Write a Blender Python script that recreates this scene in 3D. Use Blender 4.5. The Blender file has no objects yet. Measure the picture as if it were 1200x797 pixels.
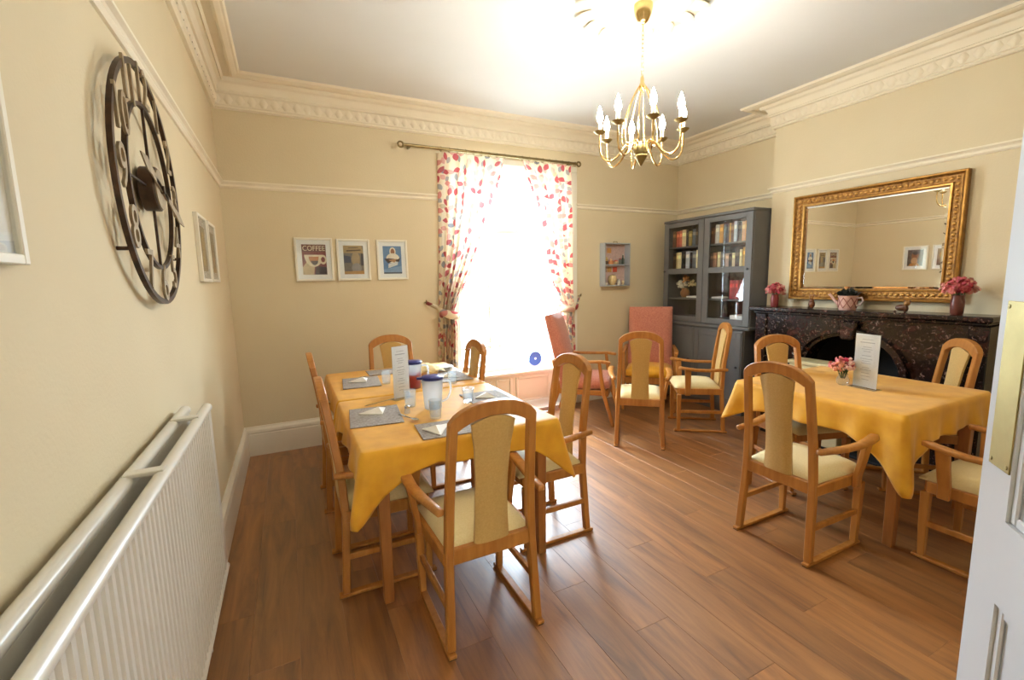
import bpy, bmesh, math, random
from mathutils import Vector, Matrix
random.seed(7)
S = bpy.context.scene
COL = S.collection
PI = math.pi

# ------------------------------------------------------------------ camera
cam_d = bpy.data.cameras.new('camera'); cam = bpy.data.objects.new('camera', cam_d); COL.objects.link(cam)
cam_d.sensor_fit = 'HORIZONTAL'; cam_d.sensor_width = 36; cam_d.lens = 36 * 527.905 / 1200
cam_d.clip_start = .02
yaw, pitch, roll = [math.radians(a) for a in (26.2113, 7.5895, -1.2111)]
fw = Vector((math.sin(yaw) * math.cos(pitch), math.cos(yaw) * math.cos(pitch), -math.sin(pitch)))
r0 = Vector((math.cos(yaw), -math.sin(yaw), 0)); u0 = r0.cross(fw)
rr = math.cos(roll) * r0 + math.sin(roll) * u0; uu = -math.sin(roll) * r0 + math.cos(roll) * u0
cam.matrix_world = Matrix(((rr.x, uu.x, -fw.x, 0), (rr.y, uu.y, -fw.y, 0), (rr.z, uu.z, -fw.z, 1.5), (0, 0, 0, 1)))
S.camera = cam

# ------------------------------------------------------------------ world, daylight, exposure
SKY = 80.0           # zenith radiance of the bright overcast sky
BULB = 310.0         # chandelier bulbs
HALL_FILL = 5.0           # fill light added in the unseen hallway behind the camera
w = bpy.data.worlds.new('sky'); S.world = w; w.use_nodes = True
bg = w.node_tree.nodes['Background']; bg.inputs[0].default_value = (.70, .86, 1, 1)
# standard overcast sky: L = Lz (1 + 2 sin(elevation)) / 3
tcw = w.node_tree.nodes.new('ShaderNodeTexCoord'); sx = w.node_tree.nodes.new('ShaderNodeSeparateXYZ'); w.node_tree.links.new(tcw.outputs['Generated'], sx.inputs[0])
mrw = w.node_tree.nodes.new('ShaderNodeMapRange'); mrw.inputs['From Min'].default_value = 0; mrw.inputs['From Max'].default_value = 1
mrw.inputs['To Min'].default_value = SKY / 3; mrw.inputs['To Max'].default_value = SKY
w.node_tree.links.new(sx.outputs['Z'], mrw.inputs['Value']); w.node_tree.links.new(mrw.outputs[0], bg.inputs[1])
S.view_settings.view_transform = 'Standard'; S.view_settings.look = 'None'
S.view_settings.exposure = 0.08; S.view_settings.gamma = 1; S.view_settings.use_curve_mapping = False
pl = bpy.data.lights.new('window_portal', 'AREA'); pl.shape = 'RECTANGLE'; pl.size = 1.4; pl.size_y = 2.3
pl.cycles.is_portal = True
po = bpy.data.objects.new('window_portal', pl); COL.objects.link(po); po.location = (2.255, 4.72, 1.6); po.rotation_euler = (-PI / 2, 0, 0)

# ------------------------------------------------------------------ materials
def lin(*c): return tuple(((x / 255 + .055) / 1.055) ** 2.4 if x > 10 else x / 255 / 12.92 for x in c)
class NT:
    def __init__(s, name):
        s.m = bpy.data.materials.new(name); s.m.use_nodes = True; s.t = s.m.node_tree
        s.b = s.t.nodes['Principled BSDF']; s.out = s.t.nodes['Material Output']
    def n(s, typ, **kw):
        nd = s.t.nodes.new('ShaderNode' + typ)
        for k, v in kw.items():
            if k.startswith('i_'): nd.inputs[k[2:].replace('_', ' ')].default_value = v
            else: setattr(nd, k, v)
        return nd
    def l(s, a, b): s.t.links.new(a, b)
    def coords(s, kind='Object', scale=(1, 1, 1), add=None):
        tc = s.n('TexCoord'); mp = s.n('Mapping'); mp.inputs['Scale'].default_value = scale
        s.l(tc.outputs[kind], mp.inputs['Vector'])
        if add is not None: s.l(add, mp.inputs['Location'])
        return mp.outputs['Vector']
    def ramp(s, src, stops):
        r = s.n('ValToRGB'); cr = r.color_ramp
        while len(cr.elements) < len(stops): cr.elements.new(.5)
        for e, (p, c) in zip(cr.elements, stops): e.position = p; e.color = (*c, 1)
        s.l(src, r.inputs[0]); return r.outputs[0]
    def bump(s, src, strength, dist=.01):
        bm_ = s.n('Bump'); bm_.inputs['Strength'].default_value = strength; bm_.inputs['Distance'].default_value = dist
        s.l(src, bm_.inputs['Height']); s.l(bm_.outputs[0], s.b.inputs['Normal'])
def mk(name, col, rough=.5, metal=0, col2=None, scale=(8, 8, 8), detail=3, bump=0, bscale=None, spec=.5, sheen=0, lo=.3, hi=.7, coat=0):
    k = NT(name); b = k.b
    b.inputs['Base Color'].default_value = (*col, 1); b.inputs['Roughness'].default_value = rough
    b.inputs['Metallic'].default_value = metal; b.inputs['Specular IOR Level'].default_value = spec
    if sheen: b.inputs['Sheen Weight'].default_value = sheen
    if coat: b.inputs['Coat Weight'].default_value = coat; b.inputs['Coat Roughness'].default_value = .15
    if col2:
        nz = k.n('TexNoise'); nz.inputs['Scale'].default_value = 1; nz.inputs['Detail'].default_value = detail
        k.l(k.coords(scale=scale), nz.inputs['Vector'])
        k.l(k.ramp(nz.outputs[0], [(lo, col), (hi, col2)]), b.inputs['Base Color'])
    if bump:
        nb = k.n('TexNoise'); nb.inputs['Scale'].default_value = 1; nb.inputs['Detail'].default_value = 4
        k.l(k.coords(scale=bscale or scale), nb.inputs['Vector']); k.bump(nb.outputs[0], bump)
    return k.m
MT = {}
MT['wall'] = mk('cream_wall_paint', lin(220, 206, 174), .75, col2=lin(215, 200, 167), scale=(1.5,) * 3, bump=.12, bscale=(90,) * 3, spec=.25)
MT['white'] = mk('white_gloss_paint', lin(236, 231, 216), .35, col2=lin(230, 224, 207), scale=(3,) * 3, bump=.03, bscale=(40,) * 3)
MT['cornice'] = mk('cream_white_plaster', lin(238, 229, 207), .6, col2=lin(232, 222, 198), scale=(4,) * 3, bump=.08, bscale=(60,) * 3)
MT['ceiling'] = mk('ceiling_emulsion', lin(226, 227, 226), .8, col2=lin(221, 222, 220), scale=(1.2,) * 3, spec=.2)
MT['doorpaint'] = mk('door_gloss_white', lin(208, 211, 216), .3, col2=lin(202, 205, 211), scale=(3,) * 3, bump=.03, bscale=(30, 30, 8))
MT['radiator'] = mk('radiator_enamel', lin(222, 218, 208), .3, col2=lin(216, 211, 200), scale=(5,) * 3)
MT['oak'] = mk('honey_oak', lin(190, 128, 58), .42, col2=lin(164, 102, 38), scale=(30, 30, 4), detail=5, bump=.05, bscale=(60, 60, 8), coat=.15)
MT['oakdark'] = mk('table_oak', lin(176, 112, 52), .45, col2=lin(150, 92, 40), scale=(30, 30, 4), detail=5, coat=.1)
MT['panel'] = mk('tan_upholstery', lin(200, 162, 94), .75, col2=lin(190, 152, 84), scale=(120,) * 3, bump=.1, bscale=(300,) * 3, sheen=.2)
MT['seat'] = mk('cream_upholstery', lin(232, 212, 158), .7, col2=lin(224, 203, 146), scale=(120,) * 3, bump=.1, bscale=(300,) * 3, sheen=.2)
MT['cloth'] = mk('gold_tablecloth', lin(234, 172, 30), .6, col2=lin(214, 148, 14), scale=(9, 9, 9), detail=6, bump=.15, bscale=(14,) * 3, sheen=.2)
MT['pink'] = mk('pink_armchair_fabric', lin(208, 138, 116), .85, col2=lin(188, 112, 92), scale=(70,) * 3, detail=6, bump=.2, bscale=(250,) * 3, sheen=.3)
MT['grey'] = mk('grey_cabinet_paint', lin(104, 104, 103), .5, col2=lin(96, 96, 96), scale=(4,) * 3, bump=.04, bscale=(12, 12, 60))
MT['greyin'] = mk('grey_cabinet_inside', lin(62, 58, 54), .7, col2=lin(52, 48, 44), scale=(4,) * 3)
MT['brass'] = mk('polished_brass', (.78, .58, .27), .2, 1, col2=(.70, .50, .22), scale=(20,) * 3)
MT['agedbrass'] = mk('aged_brass', (.38, .30, .13), .45, 1, col2=(.26, .20, .08), scale=(14,) * 3, detail=6)
MT['polebrass'] = mk('antique_brass_pole', (.32, .25, .12), .35, 1, col2=(.25, .19, .09), scale=(30,) * 3)
MT['gilt'] = mk('gilt_frame', (.42, .21, .05), .45, .7, col2=(.14, .06, .015), scale=(45,) * 3, detail=6, bump=.6, bscale=(60,) * 3)
MT['giltrim'] = mk('gilt_frame_edge', (.50, .27, .07), .35, .8, col2=(.34, .17, .04), scale=(30,) * 3)
MT['iron'] = mk('dark_bronze_iron', (.035, .026, .02), .4, .7, col2=(.09, .05, .03), scale=(25,) * 3)
MT['bronze'] = mk('antique_bronze_numerals', lin(164, 146, 116), .5, .15, col2=lin(138, 120, 92), scale=(25,) * 3)
MT['black'] = mk('soot_black', (.006, .006, .006), .8, col2=(.012, .010, .009), scale=(10,) * 3)
MT['rubber'] = mk('dark_glide', (.02, .018, .015), .5, col2=(.03, .026, .02), scale=(10,) * 3)
MT['paper'] = mk('white_card', lin(244, 244, 242), .6, col2=lin(238, 238, 238), scale=(5,) * 3)
MT['ink'] = mk('grey_print', lin(168, 170, 178), .7, col2=lin(184, 186, 194), scale=(50,) * 3)
MT['felt'] = mk('grey_felt_mat', lin(178, 170, 164), .9, col2=lin(136, 128, 124), scale=(90,) * 3, detail=6, bump=.3, bscale=(200,) * 3)
MT['napkin'] = mk('white_napkin', lin(246, 244, 240), .8, col2=lin(240, 238, 232), scale=(30,) * 3, bump=.1)
MT['steel'] = mk('cutlery_steel', (.62, .62, .62), .2, 1, col2=(.55, .55, .55), scale=(20,) * 3)
MT['blue'] = mk('blue_plastic_lid', lin(30, 44, 130), .3, col2=lin(26, 38, 116), scale=(9,) * 3)
MT['red'] = mk('red_juice', lin(205, 24, 34), .3, col2=lin(190, 18, 28), scale=(9,) * 3)
MT['straw'] = mk('cream_bread_cloth', lin(236, 216, 166), .85, col2=lin(218, 190, 130), scale=(40,) * 3, bump=.3)
MT['stove'] = mk('cream_enamel', lin(214, 202, 160), .35, col2=lin(204, 190, 146), scale=(5,) * 3)
MT['shadow'] = mk('pale_blue_box_paint', lin(176, 184, 190), .5, col2=lin(166, 174, 182), scale=(9,) * 3)
MT['ground'] = mk('pale_paving', lin(150, 148, 142), .8, col2=lin(138, 136, 130), scale=(3,) * 3)
MT['hallwall'] = mk('hall_paint', lin(225, 215, 195), .8, col2=lin(220, 209, 188), scale=(2,) * 3)
_cm = {}
def flat(r, g, b, rough=.6):
    key = (r, g, b, rough)
    if key not in _cm:
        c = lin(r, g, b); d = tuple(x * .82 for x in c)
        _cm[key] = mk('paint_%d_%d_%d' % (r, g, b), c, rough, col2=d, scale=(35,) * 3)
    return _cm[key]
def glassmat(name, tint=(1, 1, 1), gloss=.04, white=0.0):
    k = NT(name); t = k.t; t.nodes.remove(k.b)
    tr = k.n('BsdfTransparent'); tr.inputs[0].default_value = (*tint, 1)
    gl = k.n('BsdfGlossy'); gl.inputs['Roughness'].default_value = .02
    lw = k.n('LayerWeight'); lw.inputs[0].default_value = .5
    pw = k.n('Math', operation='POWER'); pw.inputs[1].default_value = 4.5; k.l(lw.outputs['Facing'], pw.inputs[0])
    fr = k.n('Math', operation='MULTIPLY_ADD'); fr.inputs[1].default_value = .85; fr.inputs[2].default_value = gloss; k.l(pw.outputs[0], fr.inputs[0])
    mx = k.n('MixShader'); k.l(fr.outputs[0], mx.inputs[0]); k.l(tr.outputs[0], mx.inputs[1]); k.l(gl.outputs[0], mx.inputs[2])
    last = mx
    if white:
        df = k.n('BsdfTranslucent'); df.inputs[0].default_value = (.9, .92, .95, 1)
        m2 = k.n('MixShader'); m2.inputs[0].default_value = white; k.l(mx.outputs[0], m2.inputs[1]); k.l(df.outputs[0], m2.inputs[2]); last = m2
    k.l(last.outputs[0], k.out.inputs[0]); return k.m
MT['pane'] = glassmat('window_glass', (.97, .98, .98))
MT['glass'] = glassmat('table_glass', (.90, .93, .94), white=.12)
MT['jug'] = glassmat('clear_plastic', (.88, .91, .93), white=.25)
def wood_floor():
    k = NT('oak_vinyl_plank'); oi = k.n('ObjectInfo')
    ml = k.n('MixRGB'); ml.inputs[0].default_value = 0
    mul = k.n('Math', operation='MULTIPLY'); mul.inputs[1].default_value = 37.0; k.l(oi.outputs['Random'], mul.inputs[0])
    cx = k.n('CombineXYZ'); k.l(mul.outputs[0], cx.inputs[0]); k.l(mul.outputs[0], cx.inputs[1])
    v = k.coords(scale=(16, 1.6, 1), add=cx.outputs[0])
    nz = k.n('TexNoise'); nz.inputs['Scale'].default_value = 1; nz.inputs['Detail'].default_value = 8; nz.inputs['Roughness'].default_value = .65; nz.inputs['Distortion'].default_value = .6
    k.l(v, nz.inputs['Vector'])
    grain = k.ramp(nz.outputs[0], [(.28, lin(98, 54, 18)), (.5, lin(148, 94, 42)), (.75, lin(180, 122, 62))])
    hs = k.n('HueSaturation'); k.l(grain, hs.inputs['Color'])
    mr = k.n('MapRange'); mr.inputs['To Min'].default_value = .82; mr.inputs['To Max'].default_value = 1.16; k.l(oi.outputs['Random'], mr.inputs['Value']); k.l(mr.outputs[0], hs.inputs['Value'])
    k.l(hs.outputs[0], k.b.inputs['Base Color'])
    rg = k.n('MapRange'); rg.inputs['To Min'].default_value = .42; rg.inputs['To Max'].default_value = .54; k.l(nz.outputs[0], rg.inputs['Value']); k.l(rg.outputs[0], k.b.inputs['Roughness'])
    k.b.inputs['Specular IOR Level'].default_value = .7; k.b.inputs['Coat Weight'].default_value = .8; k.b.inputs['Coat Roughness'].default_value = .42; k.b.inputs['Coat IOR'].default_value = 1.65; k.bump(nz.outputs[0], .08, .004); return k.m
MT['plank'] = wood_floor()
def marble():
    k = NT('rouge_marble'); v = k.coords(scale=(1, 1, 1))
    n1 = k.n('TexNoise'); n1.inputs['Scale'].default_value = 9; n1.inputs['Detail'].default_value = 7; n1.inputs['Distortion'].default_value = 1.5; k.l(v, n1.inputs['Vector'])
    n2 = k.n('TexNoise'); n2.inputs['Scale'].default_value = 34; n2.inputs['Detail'].default_value = 6; n2.inputs['Roughness'].default_value = .7; n2.inputs['Distortion'].default_value = 1; k.l(v, n2.inputs['Vector'])
    a = k.ramp(n1.outputs[0], [(.38, (.004, .003, .003)), (.56, (.018, .007, .006)), (.72, (.06, .020, .014))])
    b = k.ramp(n2.outputs[0], [(.57, (0, 0, 0)), (.65, (.16, .10, .075)), (.76, (.46, .36, .29))])
    mx = k.n('MixRGB', blend_type='ADD'); mx.inputs[0].default_value = 1; k.l(a, mx.inputs[1]); k.l(b, mx.inputs[2])
    k.l(mx.outputs[0], k.b.inputs['Base Color']); k.b.inputs['Roughness'].default_value = .22; return k.m
MT['marble'] = marble()
def curtain_mat():
    k = NT('leaf_print_curtain'); t = k.t
    base = None
    v0 = k.n('TexCoord')
    def layer(sc, hw, hl, off):
        mp = k.n('Mapping'); mp.inputs['Scale'].default_value = (sc * .61, sc, 1); mp.inputs['Location'].default_value = (off, off * 1.7, 0)
        k.l(v0.outputs['UV'], mp.inputs['Vector'])
        vo = k.n('TexVoronoi', voronoi_dimensions='2D'); vo.inputs['Scale'].default_value = 1; vo.inputs['Randomness'].default_value = .7
        k.l(mp.outputs[0], vo.inputs['Vector'])
        sp = k.n('SeparateColor'); k.l(vo.outputs['Color'], sp.inputs[0])
        sb = k.n('VectorMath', operation='SUBTRACT'); k.l(mp.outputs[0], sb.inputs[0]); k.l(vo.outputs['Position'], sb.inputs[1])
        an = k.n('Math', operation='MULTIPLY'); an.inputs[1].default_value = 6.28; k.l(sp.outputs[1], an.inputs[0])
        vr = k.n('VectorRotate', rotation_type='Z_AXIS'); k.l(sb.outputs[0], vr.inputs['Vector']); k.l(an.outputs[0], vr.inputs['Angle'])
        xy = k.n('SeparateXYZ'); k.l(vr.outputs[0], xy.inputs[0])
        ax = k.n('Math', operation='ABSOLUTE'); k.l(xy.outputs[0], ax.inputs[0])
        dx = k.n('Math', operation='DIVIDE'); dx.inputs[1].default_value = hw; k.l(ax.outputs[0], dx.inputs[0])
        dy = k.n('Math', operation='DIVIDE'); dy.inputs[1].default_value = hl; k.l(xy.outputs[1], dy.inputs[0])
        y2 = k.n('Math', operation='MULTIPLY'); k.l(dy.outputs[0], y2.inputs[0]); k.l(dy.outputs[0], y2.inputs[1])
        ad = k.n('Math', operation='ADD'); k.l(dx.outputs[0], ad.inputs[0]); k.l(y2.outputs[0], ad.inputs[1])
        lt = k.n('Math', operation='LESS_THAN'); lt.inputs[1].default_value = 1; k.l(ad.outputs[0], lt.inputs[0])
        return lt.outputs[0], sp.outputs[0]
    col = k.n('RGB'); col.outputs[0].default_value = (*lin(236, 222, 196), 1); cur = col.outputs[0]
    for sc, hw, hl, off, stops in (
        (11.0, .24, .40, 0, [(0, lin(170, 168, 166)), (.35, lin(206, 190, 160)), (.6, lin(222, 170, 158)), (.85, lin(150, 152, 158))]),
        (10.0, .24, .41, 3.3, [(0, lin(192, 96, 100)), (.34, lin(214, 146, 138)), (.58, lin(228, 186, 170)), (.76, lin(186, 104, 106))])):
        f, c = layer(sc, hw, hl, off); rp = k.n('ValToRGB'); rp.color_ramp.interpolation = 'CONSTANT'
        while len(rp.color_ramp.elements) < len(stops): rp.color_ramp.elements.new(.5)
        for e, (p, cc) in zip(rp.color_ramp.elements, stops): e.position = p; e.color = (*cc, 1)
        k.l(c, rp.inputs[0]); mx = k.n('MixRGB'); k.l(f, mx.inputs[0]); k.l(cur, mx.inputs[1]); k.l(rp.outputs[0], mx.inputs[2]); cur = mx.outputs[0]
    t.nodes.remove(k.b)
    df = k.n('BsdfDiffuse'); tl = k.n('BsdfTranslucent'); ms = k.n('MixShader'); ms.inputs[0].default_value = .24
    k.l(cur, df.inputs[0]); k.l(cur, tl.inputs[0]); k.l(df.outputs[0], ms.inputs[1]); k.l(tl.outputs[0], ms.inputs[2]); k.l(ms.outputs[0], k.out.inputs[0])
    return k.m
MT['curtain'] = curtain_mat()
def emit(name, col, s):
    k = NT(name); k.b.inputs['Base Color'].default_value = (*col, 1); k.b.inputs['Emission Color'].default_value = (*col, 1); k.b.inputs['Emission Strength'].default_value = s; return k.m
MT['bulb'] = emit('lit_bulb', (1, .94, .84), BULB)
MT['hallfill'] = emit('hall_fill_glow', (.90, .95, 1), HALL_FILL)
def mirror_mat():
    k = NT('mirror_silver'); k.b.inputs['Base Color'].default_value = (.88, .87, .84, 1); k.b.inputs['Metallic'].default_value = 1; k.b.inputs['Roughness'].default_value = .01; return k.m
MT['mirror'] = mirror_mat()
def paper_card():
    k = NT('translucent_card'); t = k.t; t.nodes.remove(k.b)
    df = k.n('BsdfDiffuse'); df.inputs[0].default_value = (.86, .87, .88, 1); tl = k.n('BsdfTranslucent'); tl.inputs[0].default_value = (.86, .88, .92, 1)
    ms = k.n('MixShader'); ms.inputs[0].default_value = .45; k.l(df.outputs[0], ms.inputs[1]); k.l(tl.outputs[0], ms.inputs[2]); k.l(ms.outputs[0], k.out.inputs[0]); return k.m
MT['card'] = paper_card()

# ------------------------------------------------------------------ mesh helpers
class MB:
    def __init__(s): s.v = []; s.f = []; s.uv = None
    def add(s, vs, fs):
        o = len(s.v); s.v += [tuple(v) for v in vs]; s.f += [tuple(i + o for i in f) for f in fs]; return s
    def box(s, x0, x1, y0, y1, z0, z1):
        return s.add([(x, y, z) for z in (z0, z1) for y in (y0, y1) for x in (x0, x1)],
                     [(0, 2, 3, 1), (4, 5, 7, 6), (0, 1, 5, 4), (2, 6, 7, 3), (0, 4, 6, 2), (1, 3, 7, 5)])
    def sweep(s, pts, w, h, up=(0, 0, 1), closed=False):
        pts = [Vector(p) for p in pts]; n = len(pts); up = Vector(up); rings = []
        for i, p in enumerate(pts):
            a = pts[(i - 1) % n] if closed or i else p; b = pts[(i + 1) % n] if closed or i < n - 1 else p
            t = (b - a).normalized(); sd = t.cross(up).normalized(); nn = sd.cross(t)
            ww = w[i] if isinstance(w, (list, tuple)) else w; hh = h[i] if isinstance(h, (list, tuple)) else h
            rings.append([p + sd * ww / 2 * a_ + nn * hh / 2 * b_ for a_, b_ in ((-1, -1), (1, -1), (1, 1), (-1, 1))])
        vs = [v for r in rings for v in r]; fs = []
        for i in range(n if closed else n - 1):
            for j in range(4):
                k = (i + 1) % n; fs.append((i * 4 + j, i * 4 + (j + 1) % 4, k * 4 + (j + 1) % 4, k * 4 + j))
        if not closed: fs += [(3, 2, 1, 0), tuple((n - 1) * 4 + j for j in range(4))]
        return s.add(vs, fs)
    def tube(s, pts, r, n=8, closed=False):
        pts = [Vector(p) for p in pts]; m = len(pts); vs = []; fs = []
        ref = None
        for i, p in enumerate(pts):
            a = pts[(i - 1) % m] if closed or i else p; b = pts[(i + 1) % m] if closed or i < m - 1 else p
            t = (b - a).normalized()
            if ref is None: ref = t.orthogonal().normalized()
            ref = (ref - t * ref.dot(t)).normalized(); bi = t.cross(ref)
            rad = r[i] if isinstance(r, (list, tuple)) else r
            vs += [p + (ref * math.cos(2 * PI * j / n) + bi * math.sin(2 * PI * j / n)) * rad for j in range(n)]
        for i in range(m if closed else m - 1):
            k = (i + 1) % m
            fs += [(i * n + j, i * n + (j + 1) % n, k * n + (j + 1) % n, k * n + j) for j in range(n)]
        if not closed: fs += [tuple(range(n))[::-1], tuple((m - 1) * n + j for j in range(n))]
        return s.add(vs, fs)
    def lathe(s, prof, n=16, c=(0, 0, 0), cap=True):
        vs = []; fs = []; m = len(prof)
        for r, z in prof: vs += [(c[0] + r * math.cos(2 * PI * j / n), c[1] + r * math.sin(2 * PI * j / n), c[2] + z) for j in range(n)]
        for i in range(m - 1): fs += [(i * n + j, i * n + (j + 1) % n, (i + 1) * n + (j + 1) % n, (i + 1) * n + j) for j in range(n)]
        if cap: fs += [tuple(range(n))[::-1], tuple((m - 1) * n + j for j in range(n))]
        return s.add(vs, fs)
    def prism(s, poly, fn, d0, d1):          # 2-D outline placed by fn(u, v, d)
        n = len(poly); vs = [fn(u, v, d0) for u, v in poly] + [fn(u, v, d1) for u, v in poly]
        return s.add(vs, [tuple(range(n))[::-1], tuple(range(n, 2 * n))] + [(i, (i + 1) % n, n + (i + 1) % n, n + i) for i in range(n)])
    def grid(s, fn, nu, nv):
        vs = [fn(i / nu, j / nv) for j in range(nv + 1) for i in range(nu + 1)]
        return s.add(vs, [(j * (nu + 1) + i, j * (nu + 1) + i + 1, (j + 1) * (nu + 1) + i + 1, (j + 1) * (nu + 1) + i) for j in range(nv) for i in range(nu)])
    def ell(s, c, r, nu=8, nv=5):
        vs = [(c[0], c[1], c[2] - r[2])]; fs = []
        for j in range(1, nv):
            a = PI * j / nv - PI / 2
            vs += [(c[0] + r[0] * math.cos(a) * math.cos(2 * PI * i / nu), c[1] + r[1] * math.cos(a) * math.sin(2 * PI * i / nu), c[2] + r[2] * math.sin(a)) for i in range(nu)]
        vs.append((c[0], c[1], c[2] + r[2])); L = len(vs) - 1
        for i in range(nu):
            k = (i + 1) % nu; fs.append((0, 1 + k, 1 + i)); fs.append((L, 1 + (nv - 2) * nu + i, 1 + (nv - 2) * nu + k))
            for j in range(nv - 2): fs.append((1 + j * nu + i, 1 + j * nu + k, 1 + (j + 1) * nu + k, 1 + (j + 1) * nu + i))
        return s.add(vs, fs)
    def mesh(s, name, mat, bevel=0, smooth=False, seg=1, angle=40):
        me = bpy.data.meshes.new(name); bm = bmesh.new()
        vl = [bm.verts.new(v) for v in s.v]
        for f in s.f:
            try: bm.faces.new([vl[i] for i in f])
            except ValueError: pass
        bmesh.ops.recalc_face_normals(bm, faces=bm.faces[:])
        if bevel:
            ed = [e for e in bm.edges if len(e.link_faces) == 2 and e.calc_face_angle(0) > .6]
            bmesh.ops.bevel(bm, geom=ed, offset=bevel, segments=seg, affect='EDGES', clamp_overlap=True)
        bm.to_mesh(me); bm.free(); me.materials.append(mat)
        if smooth:
            for p in me.polygons: p.use_smooth = True
            me.set_sharp_from_angle(angle=math.radians(angle))
        return me
    def obj(s, name, mat, parent=None, loc=None, bevel=0, smooth=False, seg=1, angle=40):
        return link(name, s.mesh(name, mat, bevel, smooth, seg, angle), parent, loc)
def link(name, me, parent=None, loc=None, rot=None):
    o = bpy.data.objects.new(name, me); COL.objects.link(o)
    if parent: o.parent = parent
    if loc: o.location = loc
    if rot: o.rotation_euler = rot
    return o
_labels = {}
def tag(o, label, cat, group=None, kind=None):
    o['label'] = label; o['category'] = cat
    if group: o['group'] = group
    if kind: o['kind'] = kind
    return o
def thing(name, label, cat, loc=(0, 0, 0), rz=0, group=None):
    o = bpy.data.objects.new(name, None); COL.objects.link(o); o.empty_display_size = .1
    o.location = loc; o.rotation_euler = (0, 0, rz); return tag(o, label, cat, group)
def dup(root, loc, rz, label):
    r = root.copy(); COL.objects.link(r); r.location = loc; r.rotation_euler = (0, 0, rz); r['label'] = label
    for ch in list(root.children):
        c = ch.copy(); COL.objects.link(c); c.parent = r
        for g in list(ch.children):
            d = g.copy(); COL.objects.link(d); d.parent = c
    return r
def struct(name, mb, mat, label, cat, parent=None, **kw):
    o = mb.obj(name, mat, parent, **kw)
    o['kind'] = 'structure'
    if not parent: o['label'] = label; o['category'] = cat
    return o
def text_mesh(txt, size, depth, mat, name='lettering'):
    cu = bpy.data.curves.new(name, 'FONT'); cu.body = txt; cu.size = size; cu.extrude = depth; cu.align_x = 'CENTER'; cu.align_y = 'CENTER'; cu.resolution_u = 3
    o = bpy.data.objects.new(name, cu); COL.objects.link(o); dg = bpy.context.evaluated_depsgraph_get()
    me = bpy.data.meshes.new_from_object(o.evaluated_get(dg)); bpy.data.objects.remove(o); bpy.data.curves.remove(cu)
    me.materials.clear(); me.materials.append(mat); return me
def lerp(a, b, t): return a + (b - a) * t
def interp(tab, x):
    if x <= tab[0][0]: return tab[0][1]
    for (a, fa), (b, fb) in zip(tab, tab[1:]):
        if x <= b: return lerp(fa, fb, (x - a) / (b - a))
    return tab[-1][1]

# ------------------------------------------------------------------ the room shell
XL, XR, XC, YB, YF, ZC = -.435, 4.665, 4.427, 4.48, -.21, 3.145
BY0, BY1 = 1.25, 3.014                      # chimney breast
WX0, WX1, WZ1 = 1.55, 2.96, 2.70            # window opening
fl = struct('floor', MB().box(XL, XR, YF - .15, YB, -.05, -.006), MT['oakdark'], 'floor of oak-coloured planks', 'floor')
PW, PL = .184, 1.22
pm = MB().box(-PW / 2 + .0003, PW / 2 - .0003, -PL / 2 + .0003, PL / 2 - .0003, -.006, 0).mesh('plank', MT['plank'], bevel=.0007)
x = XL; row = 0
while x < XR - .01:
    wd = min(PW, XR - x); y = YF - (row * .37) % PL; row += 1
    while y < YB:
        y0 = max(y, YF); y1 = min(y + PL, YB)
        if y1 - y0 > .03:
            o = link('plank', pm, fl, (x + wd / 2, (y0 + y1) / 2, 0)); o.scale = (wd / PW, (y1 - y0) / PL, 1)
        y += PL
    x += PW
struct('ceiling', MB().box(XL - .15, XR + .15, YF - .15, YB + .3, ZC, ZC + .1), MT['ceiling'], 'white painted ceiling', 'ceiling')
struct('wall_left', MB().box(XL - .15, XL, YF - .15, YB + .3, -.05, ZC), MT['wall'], 'cream left wall behind the radiator and clock', 'wall')
struct('wall_right', MB().box(XR, XR + .15, YF - .15, YB + .3, -.05, ZC), MT['wall'], 'cream right alcove wall behind the bookcase', 'wall')
struct('wall_chimney', MB().box(XC, XR, BY0, 1.55, -.05, ZC).box(XC, XR, 2.71, BY1, -.05, ZC).box(XC, XR, 1.55, 2.71, 1.1, ZC).box(XC + .2, XR, 1.55, 2.71, -.05, 1.1), MT['wall'], 'cream chimney breast behind the gilt mirror', 'wall')
struct('wall_back', MB().box(XL, WX0, YB, YB + .3, -.05, ZC).box(WX1, XR, YB, YB + .3, -.05, ZC).box(WX0, WX1, YB, YB + .3, WZ1, ZC), MT['wall'], 'cream back wall around the bright window', 'wall')
DX0, DX1, DZ = -.29, .56, 2.08
struct('wall_front', MB().box(XL, DX0, YF - .15, YF, 0, ZC).box(DX1, XR, YF - .15, YF, 0, ZC).box(DX0, DX1, YF - .15, YF, DZ, ZC), MT['wall'], 'cream wall with the doorway behind the viewer', 'wall')
# unseen hallway beyond the doorway behind the viewer
hb = MB().box(-1.3, 1.6, -2.0, YF - .15, -.05, -.004); struct('floor_hall', hb, MT['oakdark'], 'hallway floor beyond the doorway', 'floor')
struct('wall_hall', MB().box(-1.4, -1.3, -2, YF - .15, 0, 2.6).box(1.6, 1.7, -2, YF - .15, 0, 2.6).box(-1.4, 1.7, -2.1, -2, 0, 2.6), MT['hallwall'], 'hallway walls beyond the doorway', 'wall')
struct('ceiling_hall', MB().box(-1.4, 1.7, -2.1, YF - .15, 2.6, 2.7), MT['ceiling'], 'hallway ceiling beyond the doorway', 'ceiling')
t = thing('added_hall_fill', 'added square cool-white fill light panel in the unseen hallway behind the viewer', 'lamp', (.1, -1.0, 2.6))  # invented glowing panel, added to send cool fill through the doorway
MB().box(-.32, .32, -.32, -.30, -.02, 0).box(-.32, .32, .30, .32, -.02, 0).box(-.32, -.30, -.30, .30, -.02, 0).box(.30, .32, -.30, .30, -.02, 0).obj('rim', MT['white'], t)
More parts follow.
